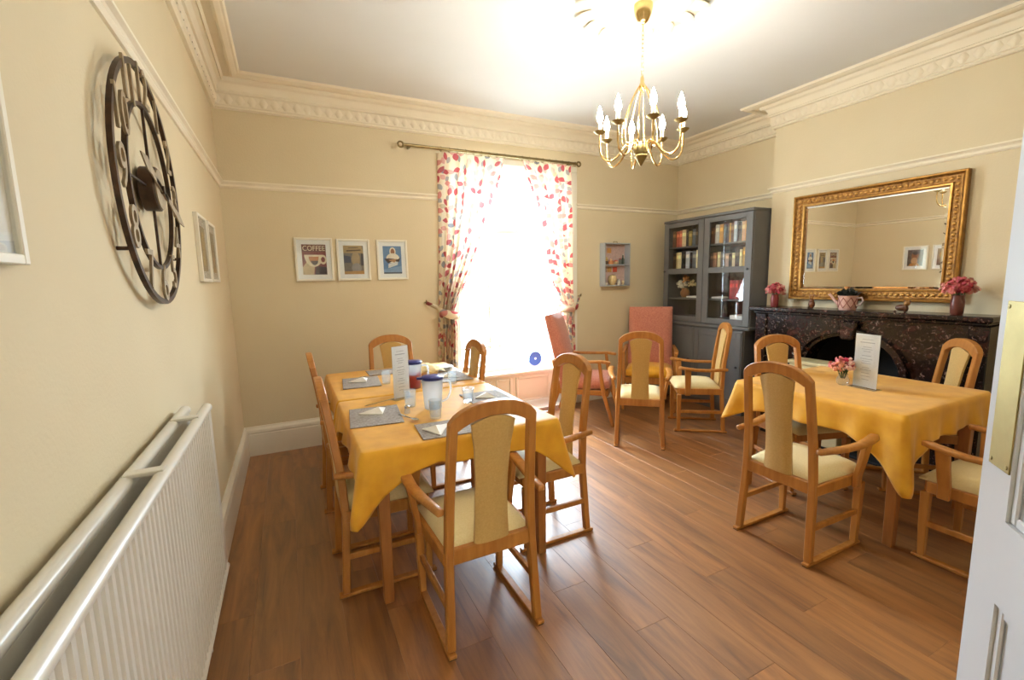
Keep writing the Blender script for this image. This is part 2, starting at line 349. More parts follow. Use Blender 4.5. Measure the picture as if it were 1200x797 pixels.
MB().box(-.30, .30, -.30, .30, -.016, -.004).obj('diffuser', MT['hallfill'], t)

def mitre(mb, prof, path, closed=False):
    n = len(path); P = [Vector((*p, 0)) for p in path]; m = len(prof); vs = []
    for i, p in enumerate(P):
        e1 = (p - P[i - 1]).normalized() if (closed or i) else None
        e2 = (P[(i + 1) % n] - p).normalized() if (closed or i < n - 1) else None
        n1 = Vector((e1.y, -e1.x, 0)) if e1 else None; n2 = Vector((e2.y, -e2.x, 0)) if e2 else None
        off = (n1 + n2) if (n1 and n2 and abs(n1.dot(n2)) < .5) else (n1 or n2)
        vs += [(p.x + off.x * d, p.y + off.y * d, z) for d, z in prof]
    fs = []
    for i in range(n if closed else n - 1):
        k = (i + 1) % n
        fs += [(i * m + j, i * m + j + 1, k * m + j + 1, k * m + j) for j in range(m - 1)]
    if not closed: fs += [tuple(range(m)), tuple((n - 1) * m + j for j in range(m))[::-1]]
    return mb.add(vs, fs)
# clockwise seen from above, room on the right-hand side
ROOM = [(XL, YF), (XL, YB), (XR, YB), (XR, BY1), (XC, BY1), (XC, BY0), (XR, BY0), (XR, YF)]
cp = [(0, 2.915), (.022, 2.916), (.03, 2.925), (.024, 2.938), (.034, 2.945), (.040, 3.025), (.056, 3.030), (.060, 3.042), (.052, 3.05), (.055, 3.075), (.07, 3.10),
      (.092, 3.112), (.100, 3.106), (.108, 3.116), (.112, 3.132), (.160, 3.132), (.165, 3.118), (.180, 3.112), (.200, 3.118), (.212, 3.126), (.225, 3.126), (.235, ZC)]
cor = struct('trim_1', mitre(MB(), cp, ROOM, True), MT['cornice'], 'moulded plaster cornice with a leaf frieze around the ceiling', 'cornice', smooth=True, angle=30)
# acanthus leaves on the frieze, one by one
lb = MB()
def leaf_fn(u, v):
    a = u * 2 - 1; hw = .032 * math.sin(PI * min(1, v * .85 + .12)) ** .8 * (1 + .18 * math.cos(v * 18))
    return (a * hw, -.006 - .012 * (1 - a * a) * math.sin(PI * min(1, .2 + v * .8)) - .007 * v, .004 + v * .074)
lb.grid(leaf_fn, 4, 5); lm = lb.mesh('leaf_ornament', MT['cornice'], smooth=True, angle=80)
def leaves(p0, p1):
    a = Vector((*p0, 0)); b = Vector((*p1, 0)); L = (b - a).length; n = int(L / .083); d = (b - a) / L; nr = Vector((d.y, -d.x, 0))
    for i in range(n):
        q = a + d * (L * (i + .5) / n) + nr * .030
        link('leaf_ornament', lm, cor, (q.x, q.y, 2.946), (0, 0, math.atan2(d.y, d.x)))
for i in (0, 1, 2, 4, 3): leaves(ROOM[i], ROOM[i + 1])
rp = [(0, 2.298), (.010, 2.30), (.018, 2.312), (.013, 2.327), (.020, 2.336), (.034, 2.344), (.034, 2.356), (0, 2.36)]
struct('trim_2', mitre(MB(), rp, [(XL, YF), (XL, YB), (1.44, YB)]), MT['cornice'], 'white picture rail left of the window', 'picture rail')
struct('trim_3', mitre(MB(), rp, [(3.06, YB), (XR, YB), (XR, BY1), (XC, BY1), (XC, BY0), (XR, BY0), (XR, YF)]), MT['cornice'], 'white picture rail right of the window and over the mirror', 'picture rail')
bp = [(0, 0), (.026, 0), (.026, .19), (.022, .20), (.028, .21), (.024, .232), (.010, .25), (.006, .262), (0, .262)]
struct('baseboard_left', mitre(MB(), bp, [(XL, YF), (XL, YB), (1.44, YB)]), MT['white'], 'tall white baseboard along the left and back walls', 'baseboard')
struct('baseboard_right', mitre(MB(), bp, [(3.06, YB), (XR, YB), (XR, BY1 + .03)]), MT['white'], 'tall white baseboard right of the window', 'baseboard')
struct('baseboard_front', mitre(MB(), bp, [(XC, BY0), (XR, BY0), (XR, YF), (DX1 + .08, YF)]), MT['white'], 'white baseboard near the door', 'baseboard')
# door casing of the doorway behind the viewer
struct('trim_4', MB().box(DX0 - .08, DX0, YF, YF + .02, 0, DZ + .08).box(DX1, DX1 + .08, YF, YF + .02, 0, DZ + .08).box(DX0, DX1, YF, YF + .02, DZ, DZ + .08), MT['white'], 'white door casing around the doorway', 'door casing')
# ceiling rose
rb = MB().lathe([(.02, 0), (.02, -.03), (.10, -.034), (.13, -.018), (.20, -.014), (.24, -.03), (.29, -.026), (.31, -.008), (.40, -.006), (.41, 0)], 40, cap=False)
rose = struct('trim_5', rb, MT['cornice'], 'ornate plaster ceiling rose above the chandelier', 'ceiling rose', loc=(2.05, 2.28, ZC), smooth=True)
pb = MB()
pb.grid(lambda u, v: ((u * 2 - 1) * .05 * math.sin(PI * min(1, v * .8 + .15)), v * .15, -.010 - .022 * math.sin(PI * v) * (1 - (u * 2 - 1) ** 2) - .016 * v), 4, 5)
pmh = pb.mesh('rose_leaf', MT['cornice'], smooth=True, angle=80)
for i in range(16):
    a = 2 * PI * i / 16; link('rose_leaf', pmh, rose, (.27 * math.cos(a), .27 * math.sin(a), 0), (0, 0, a - PI / 2))

# ------------------------------------------------------------------ window
GY = YB + .16
wn = struct('window_1', MB().box(WX0, WX0 + .05, GY - .05, GY + .08, .5, WZ1).box(WX1 - .05, WX1, GY - .05, GY + .08, .5, WZ1).box(WX0, WX1, GY - .05, GY + .08, WZ1 - .06, WZ1).box(WX0, WX1, GY - .05, GY + .08, .44, .50),
            MT['white'], 'tall white sash window flooded with daylight', 'window')
MID = 2.02
def sash(z0, z1, y, bars):
    m = MB(); a, b = WX0 + .05, WX1 - .05
    m.box(a, a + .05, y, y + .035, z0, z1).box(b - .05, b, y, y + .035, z0, z1).box(a + .05, b - .05, y, y + .035, z0, z0 + .055).box(a + .05, b - .05, y, y + .035, z1 - .035, z1)
    s_ = m.obj('sash', MT['white'], wn); s_['kind'] = 'structure'
    for xb in ((1.995, 2.525) if z0 < 1 else ()): MB().box(xb - .010, xb + .010, y + .006, y + .03, z0 + .055, z1 - .045).obj('glazing_bar', MT['white'], s_)
    for zb in bars: MB().box(a + .05, b - .05, y + .008, y + .028, zb - .010, zb + .010).obj('glazing_bar', MT['white'], s_)
    xs = [a + .05, 1.995, 2.525, b - .05] if z0 < 1 else [a + .05, b - .05]
    for i in range(len(xs) - 1): MB().box(xs[i], xs[i + 1], y + .016, y + .020, z0 + .055, z1 - .045).obj('pane', MT['pane'], s_)
sash(.50, MID + .02, GY - .04, [.76])
sash(MID - .02, WZ1 - .06, GY + .01, [])
MB().box(WX0 - .06, WX1 + .06, YB - .05, GY - .05, .445, .475).obj('window_sill', MT['white'], wn, bevel=.006)
MB().box(WX0, WX0 + .012, YB, GY - .05, .475, WZ1).box(WX1 - .012, WX1, YB, GY - .05, .475, WZ1).box(WX0, WX1, YB, GY - .05, WZ1 - .012, WZ1).obj('reveal_lining', MT['white'], wn)
ap = MB().box(WX0, WX1, YB + .02, YB + .3, -.05, .445).obj('apron', MT['white'], wn)
for xa, xb in ((1.62, 1.95), (2.0, 2.20), (2.25, 2.70), (2.74, 2.90)):
    MB().box(xa, xa + .03, YB + .005, YB + .02, .10, .40).box(xb - .03, xb, YB + .005, YB + .02, .10, .40).box(xa + .03, xb - .03, YB + .005, YB + .02, .10, .13).box(xa + .03, xb - .03, YB + .005, YB + .02, .37, .40).obj('panel_moulding', MT['white'], ap, bevel=.005)
arch = MB()
for xa, xb in ((WX0 - .11, WX0), (WX1, WX1 + .11)): arch.box(xa, xb, YB - .022, YB, 0, WZ1 + .0)
arch.box(WX0 - .11, WX1 + .11, YB - .022, YB, WZ1, WZ1 + .06)
arch.obj('architrave', MT['white'], wn, bevel=.006)
struct('ground', MB().box(-20, 24, YB + .32, 45, -.5, -.4), MT['ground'], 'pale paved ground outside the window', 'ground')
# blue glass disc on a cord
t = thing('suncatcher', 'round blue glass suncatcher hanging low in the window', 'ornament', (2.538, YB + .07, .583))
ring = [(.083 * math.cos(a * PI / 16), 0, .083 * math.sin(a * PI / 16)) for a in range(32)]
d = MB(); d.prism([(.084 * math.cos(a * PI / 16), .084 * math.sin(a * PI / 16)) for a in range(32)], lambda u, v, q: (u, q, v), -.004, .004)
d.obj('disc', flat(40, 84, 160, .3), t, smooth=True)
MB().prism([(.014 * math.cos(a * PI / 8), .014 * math.sin(a * PI / 8)) for a in range(16)], lambda u, v, q: (u, q, v), -.007, .007).obj('eye', flat(225, 235, 245), t)
MB().tube([(0, 0, .083), (0, 0, 1.4)], .0015, 5).obj('cord', flat(200, 205, 210), t)

# ------------------------------------------------------------------ curtain pole and curtains
CY = 4.375
t = thing('curtain_pole', 'antique brass curtain pole with ring finials above the window', 'curtain pole', (0, CY, 2.772))
MB().tube([(1.07, 0, 0), (3.01, 0, 0)], .014, 10).obj('rod', MT['polebrass'], t, smooth=True)
for xx, sg in ((1.045, -1), (3.035, 1)):
    MB().tube([(xx + .024 * math.cos(a * PI / 9), 0, .024 * math.sin(a * PI / 9)) for a in range(18)], .009, 7, True).obj('finial', MT['polebrass'], t, smooth=True)
    MB().box(xx - sg * .09 - .008, xx - sg * .09 + .008, 0, YB - CY, -.012, .012).obj('bracket', MT['polebrass'], t)
rm = MB().tube([(0, .022 * math.cos(a * PI / 8), -.006 + .022 * math.sin(a * PI / 8)) for a in range(16)], .0028, 5, True).mesh('curtain_ring', MT['polebrass'], smooth=True)
for xs in ([1.43 + .085 * i for i in range(9)], [2.32 + .083 * i for i in range(9)]):
    for q in xs: link('curtain_ring', rm, t, (q, 0, 0))
def curtain(name, label, outer, inner, nf):
    NU, NV = 150, 70; zt, zb = 2.745, .03; vs = []; uvs = []
    for j in range(NV + 1):
        z = lerp(zt, zb, j / NV); o, i_ = interp(outer, -z), interp(inner, -z); wd = abs(i_ - o)
        full = .72; amp = min(.05, .012 + .05 * (1 - wd / full) ** .7 if wd < full else .012)
        for i in range(NU + 1):
            u = i / NU; ph = u * nf * 2 * PI
            uw = u + .012 * math.sin(ph * .5 + 1.3)
            xx = lerp(o, i_, uw); yy = CY + amp * math.sin(ph) * (.75 + .25 * math.sin(ph * .37 + 2)) + .006 * math.sin(z * 5 + u * 9)
            if u < .07: yy = lerp(YB - .03, yy, (u / .07) ** .5)
            if j == 0: yy = CY + .3 * (yy - CY) if u >= .07 else yy
            vs.append((xx, yy, z)); uvs.append((u * 1.15, z))
    me = bpy.data.meshes.new(name)
    fs = [(j * (NU + 1) + i, j * (NU + 1) + i + 1, (j + 1) * (NU + 1) + i + 1, (j + 1) * (NU + 1) + i) for j in range(NV) for i in range(NU)]
    me.from_pydata(vs, [], fs); uvl = me.uv_layers.new(name='UVMap')
    for lp in me.loops: uvl.data[lp.index].uv = uvs[lp.vertex_index]
    for p in me.polygons: p.use_smooth = True
    me.materials.append(MT['curtain'])
    r = thing(name, label, 'curtain', (0, 0, 0), 0, 'leaf print curtains at the window'); link('drape', me, r)
    return r
L_in = [(-2.75, 2.115), (-2.34, 2.013), (-1.85, 1.845), (-1.53, 1.673), (-1.30, 1.545), (-1.20, 1.50), (-1.05, 1.535), (-.66, 1.52), (0, 1.52)]
L_out = [(-2.75, 1.405), (-1.7, 1.385), (-1.32, 1.37), (-1.18, 1.36), (-.68, 1.335), (0, 1.33)]
R_in = [(-2.75, 2.305), (-2.345, 2.458), (-1.784, 2.565), (-1.45, 2.67), (-1.308, 2.74), (-1.18, 2.82), (-1.05, 2.80), (0, 2.78)]
R_out = [(-2.75, 2.985), (-1.3, 2.965), (-.66, 2.98), (0, 2.985)]
def tieback(parent, a, b, zc, hookx):
    m = MB(); n = 24; vs = []; uvs = []
    cx, hw = (a + b) / 2, abs(b - a) / 2 + .02
    for k in range(n + 1):
        s_ = k / n; an = PI * (1 - s_)
        px = cx + (hw if b > a else -hw) * (-math.cos(PI * s_)) ; py = CY - .075 * math.sin(PI * s_)
        dz = .085 * (1 - s_) - .03 * math.sin(PI * s_)
        for h in (-1, 1): vs.append((px, py, zc + dz + h * (.022 + .02 * math.sin(PI * s_))))
    # tail to the hook
    vs0 = [(hookx, YB - .03, zc + .12), (hookx, YB - .03, zc + .155)]
    vs = vs0 + vs
    fs = [(2 * i, 2 * i + 2, 2 * i + 3, 2 * i + 1) for i in range(n + 1)]
    me = bpy.data.meshes.new('tieback'); me.from_pydata(vs, [], fs); uvl = me.uv_layers.new(name='UVMap')
    for lp in me.loops:
        v = vs[lp.vertex_index]; uvl.data[lp.index].uv = (v[0] * 1.1 + .31, v[2] + .2)
    for p in me.polygons: p.use_smooth = True
    me.materials.append(MT['curtain']); ob = link('tieback', me, parent)
    md = ob.modifiers.new('thick', 'SOLIDIFY'); md.thickness = .006
    MB().tube([(hookx, YB, zc + .14), (hookx, YB - .05, zc + .14), (hookx, YB - .055, zc + .165)], .006, 6).obj('tieback_hook', MT['polebrass'], parent, smooth=True)
c1 = curtain('curtain', 'left leaf-print curtain, tied back beside the framed posters', L_out, L_in, 7)
tieback(c1, 1.345, 1.53, 1.155, 1.235)
c2 = curtain('curtain', 'right leaf-print curtain, hanging behind the pink armchair', R_out, R_in, 7)
tieback(c2, 2.99, 2.79, 1.155, 3.10)

# ------------------------------------------------------------------ dining chairs
YP = [(0, -.212), (.40, -.188), (.62, -.198), (.85, -.228), (1.05, -.258)]
def ypost(z): return interp(YP, z)
def make_chair(label):
    t = thing('dining_chair', label, 'chair', group='oak dining armchairs with upholstered backs')
    for s in (-1, 1):
        MB().sweep([(s * lerp(.2, .166, z), ypost(z), z) for z in (.018, .2, .40, .5, .62, .74, .85, .93, .975)], .036, .036, (0, 1, 0)).obj('back_post', MT['oak'], t, bevel=.005)
    # arched top rail
    oc = []; ic = []
    for i in range(17):
        u = -1 + i / 8; x_ = u * .184
        oc.append((x_, .985 + .06 * (1 - abs(u) ** 2.4) - .012 * abs(u) ** 12))
        ic.append((u * .150, .940 + .045 * (1 - abs(u) ** 2.2)))
    MB().prism(oc + ic[::-1], lambda u, v, d: (u, ypost(v) + d, v), -.019, .019).obj('top_rail', MT['oak'], t, bevel=.004)
    WT = [(.43, .078), (.55, .072), (.72, .070), (.85, .078), (.93, .090), (1.0, .098)]
    m = MB(); n = 14
    for d in (-1, 1):
        def fn(u, v, d=d):
            z = lerp(.436, .955 + .03 * (1 - (u * 2 - 1) ** 2), v); a = u * 2 - 1; e = max(0, 1 - a ** 4)
            return (a * interp(WT, z), ypost(z) + d * (.006 + .013 * e), z)
        m.grid(fn, 8, n)
    # close the rim
    o2 = 9 * (n + 1)
    for j in range(n):
        for i in (0, 8):
            a = j * 9 + i; m.f.append((a, a + 9, o2 + a + 9, o2 + a))
    for i in range(8):
        for j in (0, n):
            a = j * 9 + i; m.f.append((a, a + 1, o2 + a + 1, o2 + a))
    m.obj('back_panel', MT['panel'], t, smooth=True, angle=60)
    MB().box(-.186, .186, -.202, -.172, .372, .438).obj('seat_rail', MT['oak'], t, bevel=.004)
    MB().box(-.20, .20, .190, .215, .372, .430).obj('seat_rail', MT['oak'], t, bevel=.004)
    for s in (-1, 1):
        MB().sweep([(s * .196, -.19, .400), (s * .208, .20, .400)], .026, .058).obj('seat_rail', MT['oak'], t, bevel=.004)
        MB().sweep([(s * .203, .197, .018), (s * .206, .200, .20), (s * .208, .20, .372)], [.03, .036, .04], [.03, .036, .04], (0, 1, 0)).obj('front_leg', MT['oak'], t, bevel=.004)
        MB().sweep([(s * .222, -.228, .620), (s * .232, -.15, .616), (s * .250, -.05, .614), (s * .264, .05, .619), (s * .268, .13, .630), (s * .262, .185, .637), (s * .250, .215, .638)],
                   [.030, .036, .042, .046, .050, .050, .036], .026).obj('arm', MT['oak'], t, bevel=.005, smooth=True, angle=50)
        MB().sweep([(s * .229, .125, .365), (s * .232, .125, .43), (s * .250, .13, .53), (s * .262, .135, .622)], [.024, .026, .026, .026], [.050, .050, .052, .058], (0, 1, 0)).obj('arm_support', MT['oak'], t, bevel=.004)
        MB().sweep([(s * .200, -.205, .20), (s * .206, .20, .20)], .020, .030).obj('stretcher', MT['oak'], t, bevel=.003)
        sk = MB().box(s * .202 - .017, s * .202 + .017, -.245, .235, .003, .020).obj('skid', MT['oak'], t, bevel=.003)
        for yy in (-.225, .215): MB().box(s * .202 - .013, s * .202 + .013, yy - .018, yy + .018, 0, .004).obj('glide', MT['rubber'], sk)
    sp = MB()
    def top(u, v):
        a, b = u * 2 - 1, v * 2 - 1; e = max(0, 1 - a ** 6) ** .5 * max(0, 1 - b ** 6) ** .5
        return (a * lerp(.190, .206, v), lerp(-.178, .238, v), .438 + .042 * e + .012 * (1 - a * a) * (1 - b * b))
    sp.grid(top, 12, 12)
    sp.grid(lambda u, v: ((u * 2 - 1) * lerp(.190, .206, v), lerp(-.178, .238, v), .428), 12, 12)
    k = 169
    for i in range(12):
        for a in (i, 156 + i): sp.f.append((a, a + 1, k + a + 1, k + a))
        for a in (i * 13, i * 13 + 12): sp.f.append((a, a + 13, k + a + 13, k + a))
    sp.obj('seat_pad', MT['seat'], t, smooth=True, angle=70)
    return t
D = math.radians
spots = [
 (.68, 1.805, 0, 'nearest oak armchair at the end of the long yellow table, back to the viewer'),
 (.355, 2.36, -90, 'oak armchair on the left of the long table, nearer one beside the radiator wall'),
 (.35, 3.27, -90, 'oak armchair on the left of the long table, farther one near the baseboard corner'),
 (1.285, 2.28, 90, 'oak armchair on the right side of the long table, nearer one beside open floor'),
 (1.045, 3.27, 90, 'oak armchair on the right side of the long table, farther one before the bright window'),
 (.775, 3.76, 180, 'oak armchair at the far end of the long table below the framed posters'),
 (2.836, 3.12, -41.3, 'oak armchair standing free, back to the viewer, before the two pink armchairs'),
 (3.60, 3.147, 53.1, 'oak armchair seen side-on in front of the grey bookcase'),
 (2.52, 1.47, -90, 'oak armchair on the open-floor side of the square table, back fully in view'),
 (3.25, 1.925, 163, 'oak armchair at the far side of the square table near the bookcase'),
 (3.87, 1.52, 46, 'oak armchair between the square table and the dark marble fireplace'),
 (3.09, .835, 0, 'oak armchair at the near side of the square table, half hidden by the door')]
ch0 = make_chair(spots[0][3])
for i, (x, y, a, lb_) in enumerate(spots):
    if i == 0: ch0.location = (x, y, 0); ch0.rotation_euler.z = D(a)
    else: dup(ch0, (x, y, 0), D(a), lb_)

# ------------------------------------------------------------------ tables and cloths
TZ = .762
def make_table(label, x0, x1, y0, y1):
    cx, cy = (x0 + x1) / 2, (y0 + y1) / 2; hx, hy = (x1 - x0) / 2, (y1 - y0) / 2
    t = thing('dining_table', label, 'table', (cx, cy, 0), group='oak dining tables')
    MB().box(-hx, hx, -hy, hy, TZ - .028, TZ).obj('tabletop', MT['oakdark'], t, bevel=.004)
    for sx in (-1, 1):
        for sy in (-1, 1):
            lx, ly = sx * (hx - .085), sy * (hy - .055)
            MB().sweep([(lx, ly, 0), (lx, ly, TZ - .028)], [.046, .058], [.046, .058], (0, 1, 0)).obj('leg', MT['oakdark'], t, bevel=.004)
    for sy in (-1, 1): MB().box(-hx + .11, hx - .11, sy * (hy - .055) - .011, sy * (hy - .055) + .011, TZ - .10, TZ - .028).obj('apron', MT['oakdark'], t)
    for sx in (-1, 1): MB().box(sx * (hx - .085) - .011, sx * (hx - .085) + .011, -hy + .08, hy - .08, TZ - .10, TZ - .028).obj('apron', MT['oakdark'], t)
    return t
def make_cloth(label, x0, x1, y0, y1, seed, dropmid, dropc, inner=0, near_left=None):
    rnd = random.Random(seed); r = .02; cx, cy = (x0 + x1) / 2, (y0 + y1) / 2; hx, hy = (x1 - x0) / 2 + .004, (y1 - y0) / 2 + .004
    per = []                                     # (x, y, nx, ny, distance to corner, side)
    N = 46
    for (ax, ay, bx, by, nx, ny) in ((-hx, -hy, hx, -hy, 0, -1), (hx, -hy, hx, hy, 1, 0), (hx, hy, -hx, hy, 0, 1), (-hx, hy, -hx, -hy, -1, 0)):
        L = math.hypot(bx - ax, by - ay); dx, dy = (bx - ax) / L, (by - ay) / L
        for i in range(N):
            # denser towards the corners
            q = .5 - .5 * math.cos(PI * i / (N - 1)); s_ = r + (L - 2 * r) * q; per.append((ax + dx * s_, ay + dy * s_, nx, ny, min(s_, L - s_), s_))
        for k in range(1, 6):
            a = k / 6 * PI / 2; ox, oy = bx - dx * r - nx * r, by - dy * r - ny * r
            vx, vy = nx * math.cos(a) + dx * math.sin(a), ny * math.cos(a) + dy * math.sin(a)
            per.append((ox + vx * r, oy + vy * r, vx, vy, 0, 0))
    n = len(per); K = 12; zt = TZ + .004; vs = []; fs = []
    rings = [.25, .5, .75, .92, .985, 1]
    for f in rings:
        for (px, py, *_r) in per:
            zz = zt - (.0025 if f == 1 else 0) + .0012 * math.sin(px * f * 9 + seed) * math.sin(py * f * 7)
            vs.append((px * f, py * f, zz))
    ph = [rnd.uniform(0, 6.28) for _ in range(6)]
    for k in range(1, K + 1):
        v = k / K
        for (px, py, nx, ny, ds, s_) in per:
            g = math.exp(-(ds / .13) ** 1.6); dc = near_left if (near_left and px < 0 and py < 0) else dropc; drop = dropmid + (dc - dropmid) * g + .008 * math.sin(s_ * 11 + ph[0])
            wave = .010 * math.sin(s_ * 23 + ph[1]) + .007 * math.sin(s_ * 41 + ph[2])
            fold = .040 * math.exp(-((ds - .10) / .045) ** 2) * v
            out = .008 + .010 * v + wave * v * (1 - g) - fold * .45
            sg = Vector((1 if px > 0 else -1, 1 if py > 0 else -1)).normalized()
            cf = g * .075 * v ** 1.2
            yo = ny * out + sg.y * cf
            if inner and inner * py > hy - .12: yo = min(.006, yo * inner) * inner
            vs.append((px + nx * out + sg.x * cf, py + yo, zt - .004 - drop * v))
    R = len(rings) + K
    for k in range(R - 1): fs += [(k * n + i, k * n + (i + 1) % n, (k + 1) * n + (i + 1) % n, (k + 1) * n + i) for i in range(n)]
    fs.append(tuple(range(n)))
    m = MB(); m.add(vs, fs); o = m.obj('tablecloth', MT['cloth'], None, (cx, cy, 0), smooth=True, angle=80)
    md = o.modifiers.new('thickness', 'SOLIDIFY'); md.thickness = .002; md.offset = 1
    return tag(o, label, 'tablecloth', 'gold tablecloths')
make_table('near oak table of the joined pair under a gold cloth', .235, 1.235, 1.975, 2.95)
make_table('far oak table of the joined pair, towards the posters', .235, 1.235, 2.96, 3.92)
make_table('square oak table beside the fireplace under a gold cloth', 2.79, 3.785, 1.115, 2.09)
make_cloth('gold cloth on the near half of the long table, corner drooping by the front chair', .235, 1.235, 1.975, 2.935, 3, .106, .30, inner=1)
make_cloth('gold cloth on the far half of the long table, under the papers and far jug', .235, 1.235, 2.965, 3.92, 5, .106, .25, inner=-1)
make_cloth('gold cloth on the square table by the fireplace', 2.79, 3.785, 1.115, 2.09, 9, .160, .27, near_left=.40)
TT = TZ + .0075

# ------------------------------------------------------------------ pink armchairs
def make_armchair(label, seatmat):
    t = thing('armchair', label, 'armchair', group='pink high-back armchairs')
    def cush(name, hw, dep, p0, p1, mat, crown=.02, n=12, parent=None):
        p0, p1 = Vector(p0), Vector(p1); ax = (p1 - p0); L = ax.length; ax.normalize(); nr = Vector((0, ax.z, -ax.y))
        m = MB()
        for sd in (-1, 1):
            def fn(u, v, sd=sd):
                a, b = u * 2 - 1, v * 2 - 1; e = (max(0, 1 - abs(a) ** 8) * max(0, 1 - abs(b) ** 8)) ** .5
                return p0 + ax * (L * v) + Vector((a * hw, 0, 0)) + nr * sd * (dep / 2 * (.55 + .45 * e) + crown * (1 - a * a) * (1 - b * b) * (1 if sd > 0 else 0))
            m.grid(fn, n, n)
        k = (n + 1) ** 2; w_ = n + 1
        for i in range(n):
            for a in (i, n * w_ + i): m.f.append((a, a + 1, k + a + 1, k + a))
            for a in (i * w_, i * w_ + n): m.f.append((a, a + w_, k + a + w_, k + a))
        return m.obj(name, mat, t, smooth=True, angle=60)
    cush('back_cushion', .255, .12, (0, -.20, .44), (0, -.365, 1.13), MT['pink'], .03)
    cush('seat_cushion', .25, .13, (0, .27, .425), (0, -.24, .40), seatmat, .02)
    MB().box(-.255, .255, .235, .262, .30, .37).obj('seat_rail', MT['oak'], t, bevel=.004)
    MB().box(-.24, .24, -.26, .24, .30, .345).obj('seat_base', MT['pink'], t, bevel=.01)
    for s in (-1, 1):
        MB().sweep([(s * .275, -.30, .665), (s * .282, -.15, .66), (s * .288, .05, .662), (s * .288, .2, .668), (s * .284, .285, .655)], [.03, .038, .044, .048, .04], .028).obj('arm', MT['oak'], t, bevel=.006)
        MB().sweep([(s * .283, .175, .655), (s * .280, .215, .36), (s * .278, .315, 0)], [.034, .040, .030], [.030, .042, .030], (0, 1, 0)).obj('front_leg', MT['oak'], t, bevel=.005)
        MB().sweep([(s * .268, -.30, .67), (s * .265, -.245, .36), (s * .262, -.36, 0)], [.034, .042, .030], [.030, .040, .028], (0, 1, 0)).obj('rear_leg', MT['oak'], t, bevel=.005)
        MB().sweep([(s * .262, -.27, .34), (s * .266, .25, .34)], .024, .05).obj('side_rail', MT['oak'], t, bevel=.004)
    return t
a1 = make_armchair('pink armchair turned sideways under the window curtain', MT['pink']); a1.location = (2.83, 3.94, 0); a1.rotation_euler.z = D(-135)
a2 = make_armchair('pink armchair with a yellow seat facing the room beside the bookcase', MT['cloth']); a2.location = (3.76, 3.98, 0); a2.rotation_euler.z = D(136)

# ------------------------------------------------------------------ grey bookcase
bk = thing('bookcase', 'tall grey glazed bookcase with panelled base in the alcove', 'bookcase', (4.2, 3.64, 0), D(-1.1))
H0, H1 = -.605, .605                 # local y range, front at local x = 0, back at .455
G = MT['grey']
for ys in ((H0, H0 + .03), (H1 - .03, H1)): MB().box(.022, .435, ys[0], ys[1], .965, 2.135).obj('side_panel', G, bk, bevel=.003)
MB().box(-.004, .44, H0 - .006, H1 + .006, 2.135, 2.165).obj('top', G, bk, bevel=.005)
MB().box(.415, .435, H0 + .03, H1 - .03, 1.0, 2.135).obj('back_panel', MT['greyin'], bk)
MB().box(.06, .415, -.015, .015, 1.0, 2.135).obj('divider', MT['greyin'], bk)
for z in (1.015, 1.245, 1.585, 1.85):
    for ya, yb in ((H0 + .03, -.015), (.015, H1 - .03)): MB().box(.055, .415, ya, yb, z - .018, z).obj('shelf', G, bk, bevel=.002)
MB().box(-.012, .44, H0 - .012, H1 + .012, .93, .965).obj('waist_moulding', G, bk, bevel=.008)
MB().box(.03, .435, H0 + .065, H1 - .03, .06, .93).obj('base_cabinet', G, bk, bevel=.003)
MB().box(.05, .43, H0 + .075, H1 - .04, 0, .06).obj('plinth', G, bk)
for ya, yb in ((H0 + .004, -.003), (.003, H1 - .004)):
    m = MB().box(0, .022, ya, ya + .075, .972, 2.13).box(0, .022, yb - .075, yb, .972, 2.13)
    for z0, z1 in ((.972, 1.035), (1.53, 1.592), (2.078, 2.13)): m.box(0, .022, ya + .075, yb - .075, z0, z1)
    dr = m.obj('glazed_door', G, bk, bevel=.002)
    for z0, z1 in ((1.035, 1.53), (1.592, 2.078)): MB().box(.010, .014, ya + .075, yb - .075, z0, z1).obj('pane', MT['pane'], dr)
    kn = MB(); kn.tube([(0, 0, 0), (-.012, 0, 0), (-.016, 0, 0), (-.026, 0, 0)], [.006, .006, .013, .009], 10)
    kn.obj('knob', flat(70, 68, 66, .4), dr, (0, H0 + .036 if ya < -.1 else H1 - .036, 1.56), smooth=True)
for ya, yb, ky in ((H0 + .07, .10, H0 + .12), (.105, H1 - .035, .16)):
    dr = MB().box(.008, .03, ya, yb, .08, .915).obj('panel_door', G, bk, bevel=.003)
    MB().box(.000, .010, ya + .012, ya + .07, .10, .90).box(.0, .010, yb - .07, yb - .012, .10, .90).box(.0, .010, ya + .07, yb - .07, .84, .90).box(.0, .010, ya + .07, yb - .07, .10, .17).obj('door_frame', G, dr, bevel=.003)
    kn = MB(); kn.tube([(0, 0, 0), (-.012, 0, 0), (-.016, 0, 0), (-.026, 0, 0)], [.006, .006, .013, .009], 10); kn.obj('knob', flat(40, 38, 36, .4), dr, (0, ky, .53), smooth=True)
ORD = ['first', 'second', 'third', 'fourth', 'fifth', 'sixth', 'seventh', 'eighth', 'ninth', 'tenth', 'eleventh', 'twelfth', 'thirteenth', 'fourteenth']
